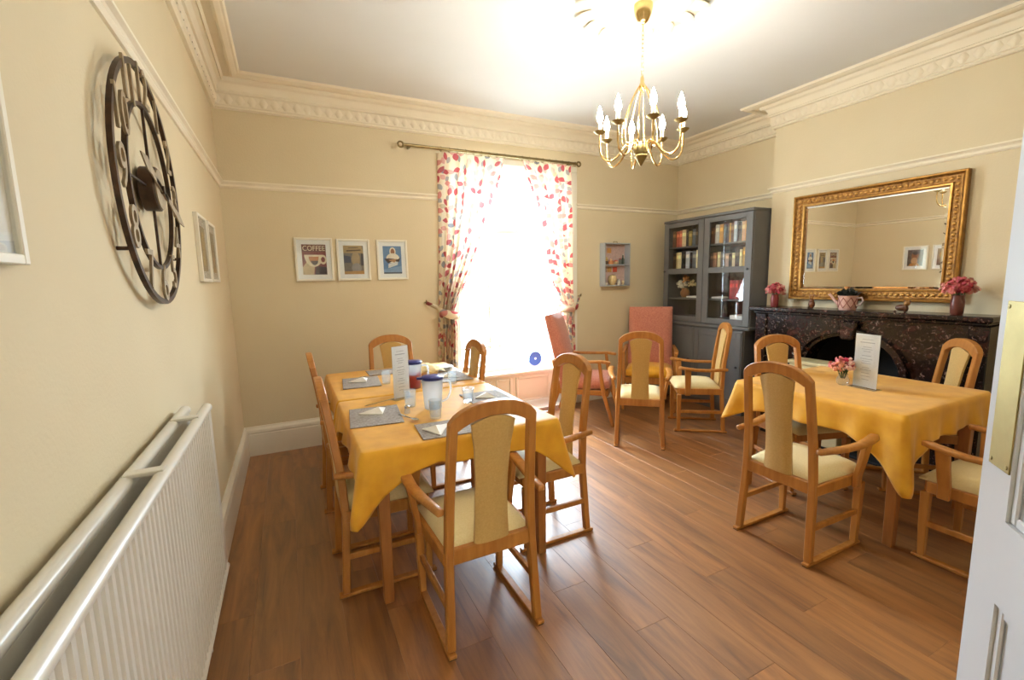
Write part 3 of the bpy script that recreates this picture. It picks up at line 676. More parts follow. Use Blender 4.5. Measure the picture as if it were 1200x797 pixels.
def shelf_books(spec, y_start, y_end, z, where, dmax, group):
    tot = sum(s[2] for s in spec); k = (y_start - y_end) / tot; y = y_start
    for i, (cn, c, wd, h, *lean) in enumerate(spec):
        th = wd * k; tl = lean[0] if lean else 0
        r = thing('book', '%s book, %s from the left %s' % (cn, ORD[i], where), 'book', (4.262 + random.uniform(0, .02), y - th / 2, z), 0, group)
        r.rotation_euler.x = tl
        dp = dmax - random.uniform(0, .03); q = th / 2 - .0012
        m = MB().box(0, dp, -q, -q + .003, 0, h).box(0, dp, q - .003, q, 0, h).box(0, .004, -q + .003, q - .003, 0, h)
        cv = m.obj('cover', flat(*c, .45), r)
        MB().box(.004, dp - .004, -q + .003, q - .003, .003, h - .004).obj('pages', flat(226, 214, 188), r)
        if q > .010: MB().box(-.0008, 0, -q + .004, q - .004, h * .62, h * .82).obj('title_band', flat(min(255, c[0] + 60), min(255, c[1] + 50), min(255, c[2] + 30)), cv)
        y -= th
shelf_books([('brown', (92, 58, 36), 1.1, .19), ('rust red', (178, 78, 52), 1.1, .185), ('coral', (206, 104, 78), 1, .19), ('cream', (226, 206, 160), 1.3, .195), ('black', (34, 30, 30), .8, .19),
             ('olive yellow', (150, 128, 60), 1, .17), ('slate blue', (86, 94, 104), 1.1, .19), ('dark brown', (60, 44, 34), .8, .185), ('sage green', (150, 158, 120), 1.4, .205), ('charcoal', (52, 52, 54), .8, .20)],
            4.16, 3.67, 1.852, 'on the top left bookcase shelf', .19, 'books on the top left shelf')
shelf_books([('dark brown', (64, 46, 30), 1.2, .19), ('buff', (200, 176, 116), .8, .20), ('cream', (232, 214, 164), 1.2, .20), ('black', (26, 24, 26), 1.5, .21), ('pale blue', (196, 204, 216), 1.2, .205),
             ('navy black', (24, 26, 34), .8, .19), ('blue grey', (120, 124, 130), 1.4, .20), ('ivory', (234, 220, 176), .9, .21), ('russet', (140, 66, 40), .9, .20), ('straw', (214, 190, 128), .9, .19)],
            4.16, 3.67, 1.587, 'on the second left bookcase shelf', .19, 'books on the second left shelf')
shelf_books([('dark russet', (96, 54, 36), 1.0, .17), ('walnut', (78, 52, 36), .7, .18), ('pale grey', (206, 206, 200), 1.3, .20), ('ochre', (206, 152, 76), 1.3, .20), ('teal', (52, 74, 80), 1.1, .20), ('black', (34, 30, 28), .9, .20),
             ('mustard', (190, 150, 60), .7, .20), ('brown', (104, 76, 48), 1, .20), ('sky grey', (190, 204, 214), 1, .21), ('charcoal', (58, 60, 62), 1.2, .20), ('peach', (226, 180, 134), 1.1, .20), ('amber', (226, 152, 52), 1.4, .205), ('yellow', (222, 186, 96), .9, .20), ('espresso', (44, 34, 28), .7, .19)],
            3.605, 3.075, 1.852, 'on the top right bookcase shelf', .19, 'books on the top right shelf')
shelf_books([('plum brown', (90, 60, 52), 1.1, .16), ('cinnamon', (150, 100, 70), 1.1, .165), ('cream', (224, 206, 164), .9, .17), ('dark grey', (84, 86, 86), 1.6, .17), ('rose grey', (178, 150, 134), 1.1, .15), ('black', (32, 28, 28), .9, .14),
             ('ivory', (222, 206, 166), .9, .15), ('ebony', (42, 34, 34), 1.2, .18), ('pale cream', (228, 212, 160), .8, .18), ('gold', (192, 152, 62), 1.3, .20), ('olive', (150, 120, 50), .8, .20), ('lemon', (216, 190, 84), .8, .205)],
            3.605, 3.075, 1.587, 'on the second right bookcase shelf', .19, 'books on the second right shelf')
shelf_books([('bright red', (176, 26, 34), 1, .20), ('crimson', (150, 18, 28), 1, .20), ('scarlet', (170, 24, 32), 1, .20), ('oxblood', (122, 28, 28), 1, .195), ('tan-edged red', (150, 92, 70), .6, .19)],
            3.345, 3.175, 1.247, 'in the red row behind the lower right pane', .18, 'red books behind the lower right pane')
o = MB().box(-.10, .10, -.11, .11, 0, .055).obj('box_file', MT['paper'], None, (4.39, 3.23, 1.017), bevel=.003); tag(o, 'white box lying on the bottom right bookcase shelf', 'box')
for yy, wd, tx in ((3.86, .17, 'white papers lying beside the flower vase in the bookcase'), (3.53, .11, 'white papers lying left of the red books')):
    o = MB().box(-.07, .07, -wd / 2, wd / 2, 0, .018).obj('paper_stack', MT['paper'], None, (4.36, yy, 1.247), bevel=.002); tag(o, tx, 'papers')
def bloom(m, c, r, n, rnd, flatness=.6):
    for k in range(n):
        th = rnd.uniform(0, 2 * PI); ph = math.acos(rnd.uniform(-.5, 1)); dv = Vector((math.sin(ph) * math.cos(th), math.sin(ph) * math.sin(th), math.cos(ph)))
        q = Vector(c) + dv * r; a = dv.orthogonal().normalized(); b = dv.cross(a); s_ = r * .55
        an = rnd.uniform(0, 6.28); a, b = a * math.cos(an) + b * math.sin(an), b * math.cos(an) - a * math.sin(an)
        m.add([q - dv * r * .5, q + a * s_ + dv * .1 * r, q + (a + b) * s_ * .75 + dv * .2 * r, q + b * s_, q + dv * r * .15], [(0, 1, 4), (1, 2, 4), (2, 3, 4), (3, 0, 4)])
def flower_vase(name, label, loc, vprof, vmat, heads, leafcol=None, n=16, vessel='vase'):
    rnd = random.Random(sum(map(ord, label))); t = thing(name, label, 'flowers', loc)
    MB().lathe(vprof, 20).obj(vessel, vmat, t, smooth=True, angle=50)
    zt = vprof[-1][1]
    for c, r, col in heads:
        st = MB().tube([(c[0] * .2, c[1] * .2, zt * .6), (c[0] * .6, c[1] * .6, lerp(zt, c[2], .5)), c], .003, 5).obj('stem', flat(70, 96, 46), t)
        m = MB(); m.ell(c, (r * .6,) * 3, 8, 5); bloom(m, c, r, n, rnd); m.obj('bloom', flat(*col), t)
    if leafcol:
        for k in range(5):
            a = k * 1.3; m = MB(); m.grid(lambda u, v: (math.cos(a) * (.01 + .05 * v) + (u - .5) * .03 * math.sin(PI * v) * -math.sin(a), math.sin(a) * (.01 + .05 * v) + (u - .5) * .03 * math.sin(PI * v) * math.cos(a), zt + .035 * math.sin(PI * v * .8)), 2, 4)
            m.obj('leaf', flat(*leafcol), t)
    return t
flower_vase('flower_vase', 'small vase of white flowers behind the lower left bookcase pane', (4.36, 4.03, 1.247), [(.035, 0), (.055, .03), (.058, .06), (.035, .10), (.03, .11)], flat(150, 96, 52, .35),
            [((-.03, .03, .14), .055, (238, 232, 212)), ((0, -.10, .16), .042, (214, 196, 150)), ((0, .0, .215), .042, (206, 150, 92))], n=14)

# ------------------------------------------------------------------ fireplace
fp = thing('fireplace', 'dark marbled fireplace surround with arched opening under the mirror', 'fireplace', (4.427, 2.13, 0))
MB().box(-.285, 0, -.885, .885, 1.150, 1.188).obj('mantel_shelf', MT['marble'], fp, bevel=.008)
MB().box(-.245, 0, -.855, .855, 1.120, 1.150).obj('bed_moulding', MT['marble'], fp, bevel=.010)
m = MB(); OW, SP, AP = .37, .60, .97
def outer(i, n):
    q = i / n * 4 - 2                      # walk along left jamb, frieze, right jamb
    pts = [(-.80, 0), (-.80, 1.12), (.80, 1.12), (.80, 0)]
    L = [1.12, 1.6, 1.12]; s_ = i / n * sum(L)
    for k in range(3):
        if s_ <= L[k] + 1e-9: return (lerp(pts[k][0], pts[k + 1][0], s_ / L[k]), lerp(pts[k][1], pts[k + 1][1], s_ / L[k]))
        s_ -= L[k]
    return pts[3]
def inner(i, n):
    L = [SP, 1.35, SP]; s_ = i / n * sum(L)
    if s_ <= SP: return (-OW, s_)
    s_ -= SP
    if s_ <= 1.35:
        a = PI * (1 - s_ / 1.35); return (OW * math.cos(a), SP + (AP - SP) * math.sin(a) ** .8)
    return (OW, max(0, SP - (s_ - 1.35)))
N = 48; vs = []
for xx in (-.185, 0):
    vs += [(xx, *outer(i, N)) for i in range(N + 1)] + [(xx, *inner(i, N)) for i in range(N + 1)]
q = N + 1; fs = []
for i in range(N):
    fs += [(i, i + 1, q + i + 1, q + i), (2 * q + i, 2 * q + i + 1, 3 * q + i + 1, 3 * q + i), (i, i + 1, 2 * q + i + 1, 2 * q + i), (q + i, q + i + 1, 3 * q + i + 1, 3 * q + i)]
fs += [(0, q, 3 * q, 2 * q), (N, q + N, 3 * q + N, 2 * q + N)]
m.add(vs, fs).obj('arched_surround', MT['marble'], fp)
for s in (-1, 1): MB().box(-.205, 0, s * .80 - .055, s * .80 + .055, 0, 1.12).obj('pilaster', MT['marble'], fp, bevel=.006)
for s in (-1, 1):
    pts = []
    for i in range(13):
        a = PI / 2 * i / 12; pts.append((-.20, s * (OW * math.cos(a) + .05 * math.cos(a)), SP + (AP + .045 - SP) * math.sin(a) ** .8))
    MB().sweep(pts, .03, .05, (1, 0, 0)).obj('arch_moulding', MT['marble'], fp, smooth=True)
kp = [(-.05, .94), (.05, .94), (.075, 1.10), (-.075, 1.10)]
MB().prism(kp, lambda u, v, d: (d, u, v), -.245, -.185).obj('keystone', MT['marble'], fp, bevel=.012)
fb = MB(); fb.box(.175, .198, -.575, .575, 0, 1.095).box(-.0, .175, -.578, -.56, 0, 1.095).box(-.0, .175, .56, .578, 0, 1.095).box(.0, .175, -.56, .56, 1.08, 1.098); fb.obj('firebox', MT['black'], fp)
gr = MB()
for k in range(7): gr.tube([(.06, -.21 + .07 * k, .06), (.06, -.21 + .07 * k, .34)], .009, 6)
gr.tube([(.06, -.24, .34), (.06, .24, .34)], .012, 6).tube([(.06, -.24, .06), (.06, .24, .06)], .012, 6); gr.obj('grate', MT['black'], fp)
MB().box(-.42, -.205, -.42, .60, 0, .022).obj('hearth_slab', MT['black'], fp, bevel=.004)
bxs = thing('cream_box', 'low cream box standing before the dark fireplace opening', 'box', (4.115, 2.27, .022))
MB().box(-.10, .09, -.22, .22, 0, .685).obj('body', MT['stove'], bxs, bevel=.006)
MB().box(-.115, .10, -.235, .235, .685, .715).obj('lid', MT['stove'], bxs, bevel=.006)
flower_vase('flower_vase', 'tiny black pot with white blooms at the corner of the cream box', (4.06, 2.455, .738), [(.018, 0), (.026, .012), (.024, .035), (.020, .04)], flat(16, 16, 18, .4), [((-.01, .012, .052), .018, (236, 236, 232)), ((0, -.016, .045), .016, (228, 228, 226))], n=9)

# ------------------------------------------------------------------ mirror
mr = thing('mirror', 'large gilt-framed mirror on the chimney breast', 'mirror', (4.411, 2.137, 1.262), D(.95))
W2, HH = .612, .955
prof = [(0, 0), (0, -.045), (.012, -.052), (.022, -.045), (.03, -.036), (.078, -.026), (.084, -.032), (.098, -.030), (.104, -.012), (.104, -.006)]
def frame_ring(m, prof, w2, h):
    vs = []
    for (sy, sz) in ((-1, 0), (1, 0), (1, 1), (-1, 1)):
        for d, xx in prof: vs.append((xx, sy * (w2 - d), (h - d) if sz else d))
    n = len(prof); fs = []
    for c in range(4):
        k = (c + 1) % 4; fs += [(c * n + j, c * n + j + 1, k * n + j + 1, k * n + j) for j in range(n - 1)]
    return m.add(vs, fs)
frame_ring(MB(), prof, W2, HH).obj('frame', MT['gilt'], mr, smooth=True, angle=30)
frame_ring(MB(), [(-.001, -.043), (.005, -.053), (.014, -.055), (.020, -.049)], W2, HH).obj('outer_bead', MT['giltrim'], mr, smooth=True)
frame_ring(MB(), [(.080, -.029), (.085, -.036), (.096, -.036), (.101, -.026)], W2, HH).obj('inner_bead', MT['giltrim'], mr, smooth=True)
om = MB().ell((0, 0, 0), (.008, .014, .014), 6, 4).mesh('frame_ornament', MT['giltrim'], smooth=True)
nY, nZ = 30, 22
for i in range(nY):
    for zz in (.054, HH - .054): link('frame_ornament', om, mr, (-.033, lerp(-W2 + .055, W2 - .055, i / (nY - 1)), zz))
for i in range(1, nZ - 1):
    for yy in (-W2 + .054, W2 - .054): link('frame_ornament', om, mr, (-.033, yy, lerp(.055, HH - .055, i / (nZ - 1))))
gi = W2 - .10; MB().box(-.012, -.006, -gi, gi, .10, HH - .10).obj('mirror_glass', MT['mirror'], mr)
bv = frame_ring(MB(), [(.100, -.0125), (.118, -.0150)], W2, HH).obj('bevelled_edge', MT['mirror'], mr)
MB().box(-.006, 0, -W2 + .02, W2 - .02, .02, HH - .02).obj('backing', MT['black'], mr)

# ------------------------------------------------------------------ mantel ornaments
MZ = 1.188
pk = (196, 84, 92), (214, 120, 116), (224, 160, 146), (176, 58, 72)
rnd = random.Random(4)
def posy(label, loc, R, vp, vm):
    hs = []
    zt = vp[-1][1]
    for k in range(11):
        a = k * 2.4; q = (k + .5) / 11; ph = math.acos(1 - 1.25 * q)
        hs.append(((R * .62 * math.sin(ph) * math.cos(a), R * .62 * math.sin(ph) * math.sin(a), zt + R * .42 + R * .5 * math.cos(ph)), R * .5, pk[k % 4]))
    return flower_vase('flower_vase', label, loc, vp, vm, hs, n=12)
posy('pink flower ball in a red vase at the bookcase end of the mantel', (4.27, 2.825, MZ), .078, [(.030, 0), (.034, .01), (.036, .08), (.030, .105), (.033, .12)], flat(126, 44, 44, .3))
o = MB().box(-.045, .045, -.003, .003, 0, .13).obj('card', MT['paper'], None, (4.36, 2.885, MZ)); o.rotation_euler = (0, .10, .3); tag(o, 'small white card leaning behind the mantel vase near the bookcase', 'card')
posy('larger pink flower ball in a brown vase at the door end of the mantel', (4.26, 1.47, MZ), .088, [(.030, 0), (.036, .01), (.040, .09), (.034, .125), (.037, .14)], flat(104, 52, 40, .3))
wc = thing('watering_can_planter', 'pink lattice-patterned watering can planter with dark leaves on the mantel', 'planter', (4.29, 2.19, MZ))
MB().lathe([(.058, 0), (.064, .01), (.066, .06), (.070, .115), (.073, .12), (.066, .12), (.060, .06)], 24, cap=True).obj('can', flat(222, 176, 160, .35), wc, smooth=True)
lt = MB()
for k in range(8):
    for s in (-1, 1): lt.tube([(.0675 * math.cos(2 * PI * k / 8 + s * q / 6 * .8) * (1 + .05 * q / 6), .0675 * math.sin(2 * PI * k / 8 + s * q / 6 * .8) * (1 + .05 * q / 6), .016 + q / 6 * .088) for q in range(7)], .0022, 4)
lt.obj('lattice', flat(150, 72, 60), wc)
MB().tube([(0, .06, .03), (0, .10, .07), (0, .135, .115), (0, .15, .13)], [.014, .011, .009, .013], 10).obj('spout', flat(226, 182, 166, .35), wc, smooth=True)
MB().tube([(0, -.068, .10), (0, -.105, .105), (0, -.115, .075), (0, -.095, .045), (0, -.064, .035)], .008, 8).obj('handle', flat(206, 180, 168, .35), wc, smooth=True)
for k in range(40):
    a = rnd.uniform(0, 6.28); e = rnd.uniform(.2, 1); L = rnd.uniform(.06, .10); base = Vector((rnd.uniform(-.045, .045), rnd.uniform(-.055, .055), .115))
    dv = Vector((math.cos(a) * e * .6, math.sin(a) * e, .6 + .4 * (1 - e))).normalized(); sd = dv.cross(Vector((0, 0, 1))).normalized()
    m = MB(); m.grid(lambda u, v: base + dv * (L * v) + sd * ((u - .5) * .05 * math.sin(PI * (v * .9 + .08))) - Vector((0, 0, .03 * v * v)), 2, 3); m.obj('leaf', flat(26, 34, 26), wc)
def critter(label, loc, rz, col, col2, seated):
    t = thing('animal_figurine', label, 'figurine', loc, rz)
    b = MB()
    if seated: b.ell((0, 0, .035), (.026, .028, .036), 12, 8).ell((.004, 0, .066), (.018, .020, .022), 12, 8).ell((.016, .016, .008), (.012, .008, .008)).ell((.016, -.016, .008), (.012, .008, .008))
    else: b.ell((0, 0, .034), (.026, .042, .026), 12, 8).ell((0, .026, .03), (.020, .020, .03), 12, 8).ell((.012, .03, .007), (.012, .008, .008)).ell((.012, -.034, .007), (.012, .012, .008))
    b.obj('body', flat(*col, .35), t, smooth=True)
    hc = (.008, 0, .100) if seated else (.006, .036, .070)
    h = MB().ell(hc, (.020, .020, .021), 12, 8).ell((hc[0] + .018, hc[1], hc[2] - .005), (.010, .009, .008)); h.obj('head', flat(*col2, .35), t, smooth=True)
    for s in (-1, 1): MB().ell((hc[0] - .002, hc[1] + s * .017, hc[2] + .014), (.006, .007, .011)).obj('ear', flat(*col, .35), t, smooth=True)
critter('golden seated animal figurine left of the watering can', (4.27, 2.475, MZ), PI, (112, 64, 34), (156, 106, 44), True)
critter('golden brown crouching animal figurine between watering can and flowers', (4.27, 1.80, MZ), PI, (96, 56, 30), (160, 112, 56), False)

# ------------------------------------------------------------------ radiator
rd = thing('radiator', 'long white double-panel radiator on the left wall', 'radiator', (XL, 1.2, .0))
RY0, RY1, RZ0, RZ1 = -.95, .93, .31, 1.035
def rad_panel(xf, name, ribs):
    m = MB(); vs = []; n = int((RY1 - RY0 - .06) / .0333)
    pr = [(RY0, xf - .010), (RY0 + .004, xf), (RY0 + .03, xf)]
    for i in range(n):
        y = RY0 + .03 + i * .0333
        pr += [(y + .004, xf), (y + .009, xf - .008), (y + .018, xf - .008), (y + .023, xf)] if ribs else []
    pr += [(RY1 - .03, xf), (RY1 - .004, xf), (RY1, xf - .010), (RY1, xf - .016), (RY0, xf - .016)]
    m.prism(pr, lambda u, v, d: (v, u, d), RZ0 + .03, RZ1 - .03); m.obj(name, MT['radiator'], rd)
    MB().tube([(xf - .012, RY0, RZ1 - .018), (xf - .012, RY1, RZ1 - .018)], .018, 12).obj('top_channel', MT['radiator'], rd, smooth=True)
    MB().tube([(xf - .012, RY0, RZ0 + .018), (xf - .012, RY1, RZ0 + .018)], .018, 12).obj('bottom_channel', MT['radiator'], rd, smooth=True)
rad_panel(.120, 'front_panel', True); rad_panel(.048, 'rear_panel', False)
for yy in (.20, .72): MB().box(.03, .115, yy - .018, yy + .018, RZ1 - .008, RZ1 + .004).obj('bracket_clip', MT['radiator'], rd, bevel=.002)
MB().tube([(.036, RY1 - .10, RZ0 + .018), (.036, RY1 - .06, RZ0 - .03), (.036, RY1 - .06, 0)], .0085, 8).obj('pipe', MT['radiator'], rd, smooth=True)
for yy in (-.6, .5): MB().box(0, .034, yy - .02, yy + .02, RZ0 + .1, RZ1 - .06).obj('wall_bracket', MT['radiator'], rd)

# ------------------------------------------------------------------ skeleton wall clock
ck = thing('wall_clock', 'large round skeleton wall clock of dark metal on the left wall', 'clock', (XL, 2.025, 1.842))
CX = .035
def circ(r, n=56): return [(CX, r * math.cos(2 * PI * i / n), r * math.sin(2 * PI * i / n)) for i in range(n)]
MB().sweep(circ(.393), .018, .014, (1, 0, 0), True).obj('outer_ring', MT['iron'], ck, smooth=True, angle=50)
MB().sweep(circ(.272), .012, .014, (1, 0, 0), True).obj('inner_ring', MT['iron'], ck, smooth=True, angle=50)
m = MB(); m.prism([(.075 * math.cos(2 * PI * i / 28), .075 * math.sin(2 * PI * i / 28)) for i in range(28)], lambda u, v, d: (d, u, v), .010, .058); m.obj('hub', MT['iron'], ck, bevel=.004, smooth=True)
m = MB(); m.prism([(.068 * math.cos(2 * PI * i / 28), .068 * math.sin(2 * PI * i / 28)) for i in range(28)], lambda u, v, d: (d, u, v), .058, .062); m.obj('hub_face', MT['bronze'], ck, smooth=True)
for a, b in ((.07, .272), (-.272, -.07)): MB().box(CX - .004, CX + .004, -.004, .004, a, b).obj('spoke', MT['iron'], ck)
for a, b in ((.07, .272), (-.272, -.07)): MB().box(CX - .003, CX + .003, a, b, -.003, .003).obj('spoke', MT['iron'], ck)
for i in range(12):
    an = PI / 2 - 2 * PI * (i + 1) / 12; me = text_mesh(str(i + 1), .175, .004, MT['bronze'], 'numeral')
    o = link('numeral', me, ck, (CX + .006, .333 * math.cos(an), .333 * math.sin(an)), (PI / 2, 0, PI / 2)); o.scale = (.85, 1.05, 1)
def hand(name, ang, L, w, tail):
    m = MB(); dy, dz = math.cos(ang), math.sin(ang)
    pr = [(-tail, w * .7), (L * .55, w), (L * .72, w * 1.5), (L * .85, w * .8), (L, .001), (L * .85, -w * .8), (L * .72, -w * 1.5), (L * .55, -w), (-tail, -w * .7)]
    m.prism(pr, lambda u, v, d: (d, u * dy - v * dz, u * dz + v * dy), .064, .068); m.obj(name, MT['bronze'], ck)
hand('hour_hand', D(163), .25, .015, .08); hand('minute_hand', D(-16), .34, .013, .08)
MB().prism([(.014 * math.cos(2 * PI * i / 12), .014 * math.sin(2 * PI * i / 12)) for i in range(12)], lambda u, v, d: (d, u, v), .062, .073).obj('pivot', MT['iron'], ck)
for an in (45, 215, 325): MB().tube([(0, .395 * math.cos(D(an)), .395 * math.sin(D(an))), (CX, .395 * math.cos(D(an)), .395 * math.sin(D(an)))], .006, 6).obj('standoff', MT['iron'], ck)

# ------------------------------------------------------------------ pictures
def picture(label, loc, rz, w_, h_, bg_, shapes, mw=.058):
    t = thing('framed_picture', label, 'picture', loc, rz, 'white-framed pictures')
    hw = w_ / 2; fr = MB()
    for a in ((-hw, -hw + .018, 0, h_), (hw - .018, hw, 0, h_), (-hw + .018, hw - .018, 0, .018), (-hw + .018, hw - .018, h_ - .018, h_)): fr.box(a[0], a[1], -.022, 0, a[2], a[3])
    fr.obj('frame', MT['white'], t, bevel=.002)
    MB().box(-hw + .018, hw - .018, -.010, -.002, .018, h_ - .018).obj('mat_board', MT['paper'], t)
    pw, ph = hw - mw, h_ - 2 * mw
    p = MB().box(-pw, pw, -.0115, -.010, mw, h_ - mw).obj('print', flat(*bg_), t)
    d = -.0116
    for col, poly in shapes:
        if isinstance(poly, str):
            me = text_mesh(poly, .062, .0002, flat(*col)); o = link('lettering', me, p, (0, d - .0003, h_ - mw - .036), (PI / 2, 0, 0)); ex = max(v.co.x for v in me.vertices) - min(v.co.x for v in me.vertices); o.scale = (pw * 1.84 / ex, 1.05, 1)
        else:
            m = MB(); m.prism([(u * pw, mw + v * ph) for u, v in poly], lambda u, v, q: (u, q, v), d, d - .0002); m.obj('print_shape', flat(*col), p)
        d -= .00025
    MB().box(-hw + .018, hw - .018, -.0165, -.0155, .018, h_ - .018).obj('glazing', MT['pane'], t)
    return t
def el(cx, cy, rx, ry, a0=0, a1=360, n=18): return [(cx + rx * math.cos(D(lerp(a0, a1, i / n))), cy + ry * math.sin(D(lerp(a0, a1, i / n)))) for i in range(n if a1 - a0 == 360 else n + 1)]
PZ = 1.527
picture('white-framed COFFEE poster with a red cup design, leftmost on the back wall', (.238, YB, PZ), 0, .315, .383, (126, 44, 36), [
    ((96, 30, 28), [(-1, .76), (1, .76), (1, 1), (-1, 1)]), ((206, 182, 140), [(-1, 0), (-.1, 0), (0, .3), (-.6, .45), (-1, .25)]), ((60, 30, 28), [(0, 0), (1, 0), (1, .25), (.1, .28)]),
    ((236, 222, 190), el(-.05, .66, .78, .40, 180, 360)), ((236, 222, 190), el(.72, .50, .30, .16)), ((126, 44, 36), el(.72, .50, .17, .09)),
    ((190, 116, 56), el(-.05, .60, .42, .24, 180, 360)), ((60, 34, 24), el(.0, .46, .30, .14, 180, 360)), ((240, 226, 192), 'COFFEE')])
picture('white-framed brown and blue poster, middle of the three on the back wall', (.575, YB, PZ), 0, .292, .378, (126, 116, 104), [
    ((178, 150, 104), [(-1, .74), (1, .74), (.85, 1), (-1, 1)]), ((104, 82, 56), [(-.5, .90), (.5, .92), (.5, .95), (-.5, .93)]), ((92, 72, 50), [(-.7, .79), (.75, .82), (.75, .87), (-.7, .84)]),
    ((66, 72, 92), [(-1, .40), (-.3, .40), (-.3, .62), (-1, .66)]), ((60, 58, 70), [(.7, .3), (1, .3), (1, .72), (.75, .72)]), ((176, 152, 112), el(.2, .52, .42, .26)), ((150, 146, 140), el(.25, .22, .5, .17)), ((188, 140, 74), [(-1, 0), (1, 0), (1, .12), (-1, .10)])])
picture('white-framed blue poster, rightmost of the three beside the curtain', (.931, YB, PZ), 0, .290, .378, (92, 134, 182), [
    ((126, 160, 200), [(-1, 0), (1, 0), (1, .28), (-1, .16)]), ((238, 228, 206), el(.05, .80, .34, .16)), ((150, 92, 52), el(.05, .79, .22, .12)), ((240, 232, 214), el(.05, .56, .72, .18)), ((54, 36, 34), [(-.9, .54), (-.4, .56), (.6, .52), (.9, .60), (.7, .42), (.1, .46), (-.5, .38)]),
    ((176, 128, 84), [(-.5, .50), (.5, .54), (.2, .40)]), ((222, 224, 224), [(-.5, .20), (.55, .32), (.6, .44), (-.45, .36)]), ((60, 72, 96), [(-1, 0), (1, 0), (1, .05), (-1, .05)])])
picture('white-framed dark brown picture on the left wall, nearer the corner', (XL, 3.585, PZ), PI / 2, .325, .383, (110, 96, 92), [
    ((70, 50, 50), [(-1, 0), (-.4, 0), (-.3, 1), (-1, 1)]), ((148, 92, 46), el(.05, .62, .46, .24)), ((214, 166, 112), el(.1, .32, .42, .2)), ((52, 32, 30), el(.0, .80, .36, .12)), ((196, 140, 70), [(-.6, 0), (.8, 0), (.6, .16), (-.4, .18)])], .062)
picture('white-framed yellow and brown picture on the left wall beyond the clock', (XL, 3.21, PZ), PI / 2, .325, .383, (150, 128, 96), [
    ((206, 162, 62), el(.2, .62, .5, .26)), ((226, 190, 96), el(.0, .28, .5, .18)), ((84, 66, 54), [(-1, .1), (-.6, .1), (-.5, .9), (-1, .9)]), ((110, 80, 50), [(.5, 0), (1, 0), (1, .4), (.7, .36)])], .062)
picture('white-framed picture on the left wall, nearest the viewer and cut by the photo edge', (XL, .968, PZ + .018), PI / 2, .325, .383, (140, 112, 84), [
    ((96, 74, 60), [(-1, 0), (1, 0), (1, .4), (-1, .3)]), ((200, 160, 100), el(.1, .55, .5, .3))], .062)

# ------------------------------------------------------------------ chandelier
cd = thing('chandelier', 'brass eight-arm chandelier with lit candle bulbs hanging from the ceiling', 'chandelier', (2.035, 2.262, 0))
MB().lathe([(.055, ZC), (.055, 3.09), (.050, 3.06), (.030, 3.02), (.008, 3.005)], 24).obj('canopy', MT['brass'], cd, smooth=True)
MB().tube([(0, 0, 3.01), (0, 0, 2.965)], .004, 8).obj('stem', MT['brass'], cd)
lk = []
for i in range(10):
    a = 2 * PI * i / 10; lk.append((.0075 * math.cos(a), 0, .0145 * math.sin(a)))
lkm = MB().tube(lk, .0020, 5, True).mesh('chain_link', MT['brass'], smooth=True)
for i in range(11): link('chain_link', lkm, cd, (0, 0, 2.955 - .0235 * i), (0, 0, (i % 2) * PI / 2))
MB().lathe([(.004, 2.715), (.012, 2.70), (.012, 2.675), (.018, 2.665), (.016, 2.64), (.006, 2.63)], 14).obj('top_cap', MT['brass'], cd, smooth=True)
MB().lathe([(.004, 2.33), (.040, 2.325), (.046, 2.30), (.046, 2.265), (.038, 2.255), (.040, 2.245), (.020, 2.215), (.006, 2.19)], 20).obj('hub', MT['agedbrass'], cd, smooth=True)
def smoothpts(P, n=5):
    out = []; P = [Vector(p) for p in P]
    for i in range(len(P) - 1):
        p0, p1, p2, p3 = P[max(0, i - 1)], P[i], P[i + 1], P[min(len(P) - 1, i + 2)]
        for k in range(n):
            s_ = k / n; out.append(.5 * ((2 * p1) + (p2 - p0) * s_ + (2 * p0 - 5 * p1 + 4 * p2 - p3) * s_ ** 2 + (3 * p1 - p0 - 3 * p2 + p3) * s_ ** 3))
    return out + [P[-1]]
armp = smoothpts([(.030, 0, 2.300), (.055, 0, 2.332), (.095, 0, 2.312), (.145, 0, 2.250), (.195, 0, 2.222), (.238, 0, 2.245), (.255, 0, 2.300), (.255, 0, 2.382)])
am = MB().tube(armp, .0062, 8).mesh('arm', MT['brass'], smooth=True)
cgm = MB().tube(smoothpts([(.010, 0, 2.665), (.046, 0, 2.615), (.092, 0, 2.51), (.118, 0, 2.40), (.112, 0, 2.325), (.078, 0, 2.318)]), .0042, 7).mesh('cage_rod', MT['brass'], smooth=True)
dpm = MB().lathe([(.008, 2.378), (.020, 2.384), (.036, 2.396), (.038, 2.400), (.020, 2.394), (.012, 2.394)], 18, (.255, 0, 0)).mesh('drip_pan', MT['agedbrass'], smooth=True)
slm = MB().lathe([(.0115, 2.394), (.0115, 2.452), (.009, 2.455)], 12, (.255, 0, 0)).mesh('candle_sleeve', flat(236, 226, 196, .5), smooth=True)
blm = MB().lathe([(.009, 2.453), (.0175, 2.470), (.019, 2.488), (.014, 2.512), (.006, 2.535), (.0015, 2.548)], 10, (.255, 0, 0)).mesh('bulb', MT['bulb'], smooth=True)
for i in range(8):
    a = 2 * PI * i / 8 + .30
    ar = link('arm', am, cd, None, (0, 0, a)); link('drip_pan', dpm, ar); link('candle_sleeve', slm, ar); link('bulb', blm, ar)
    link('cage_rod', cgm, cd, None, (0, 0, a + PI / 8))

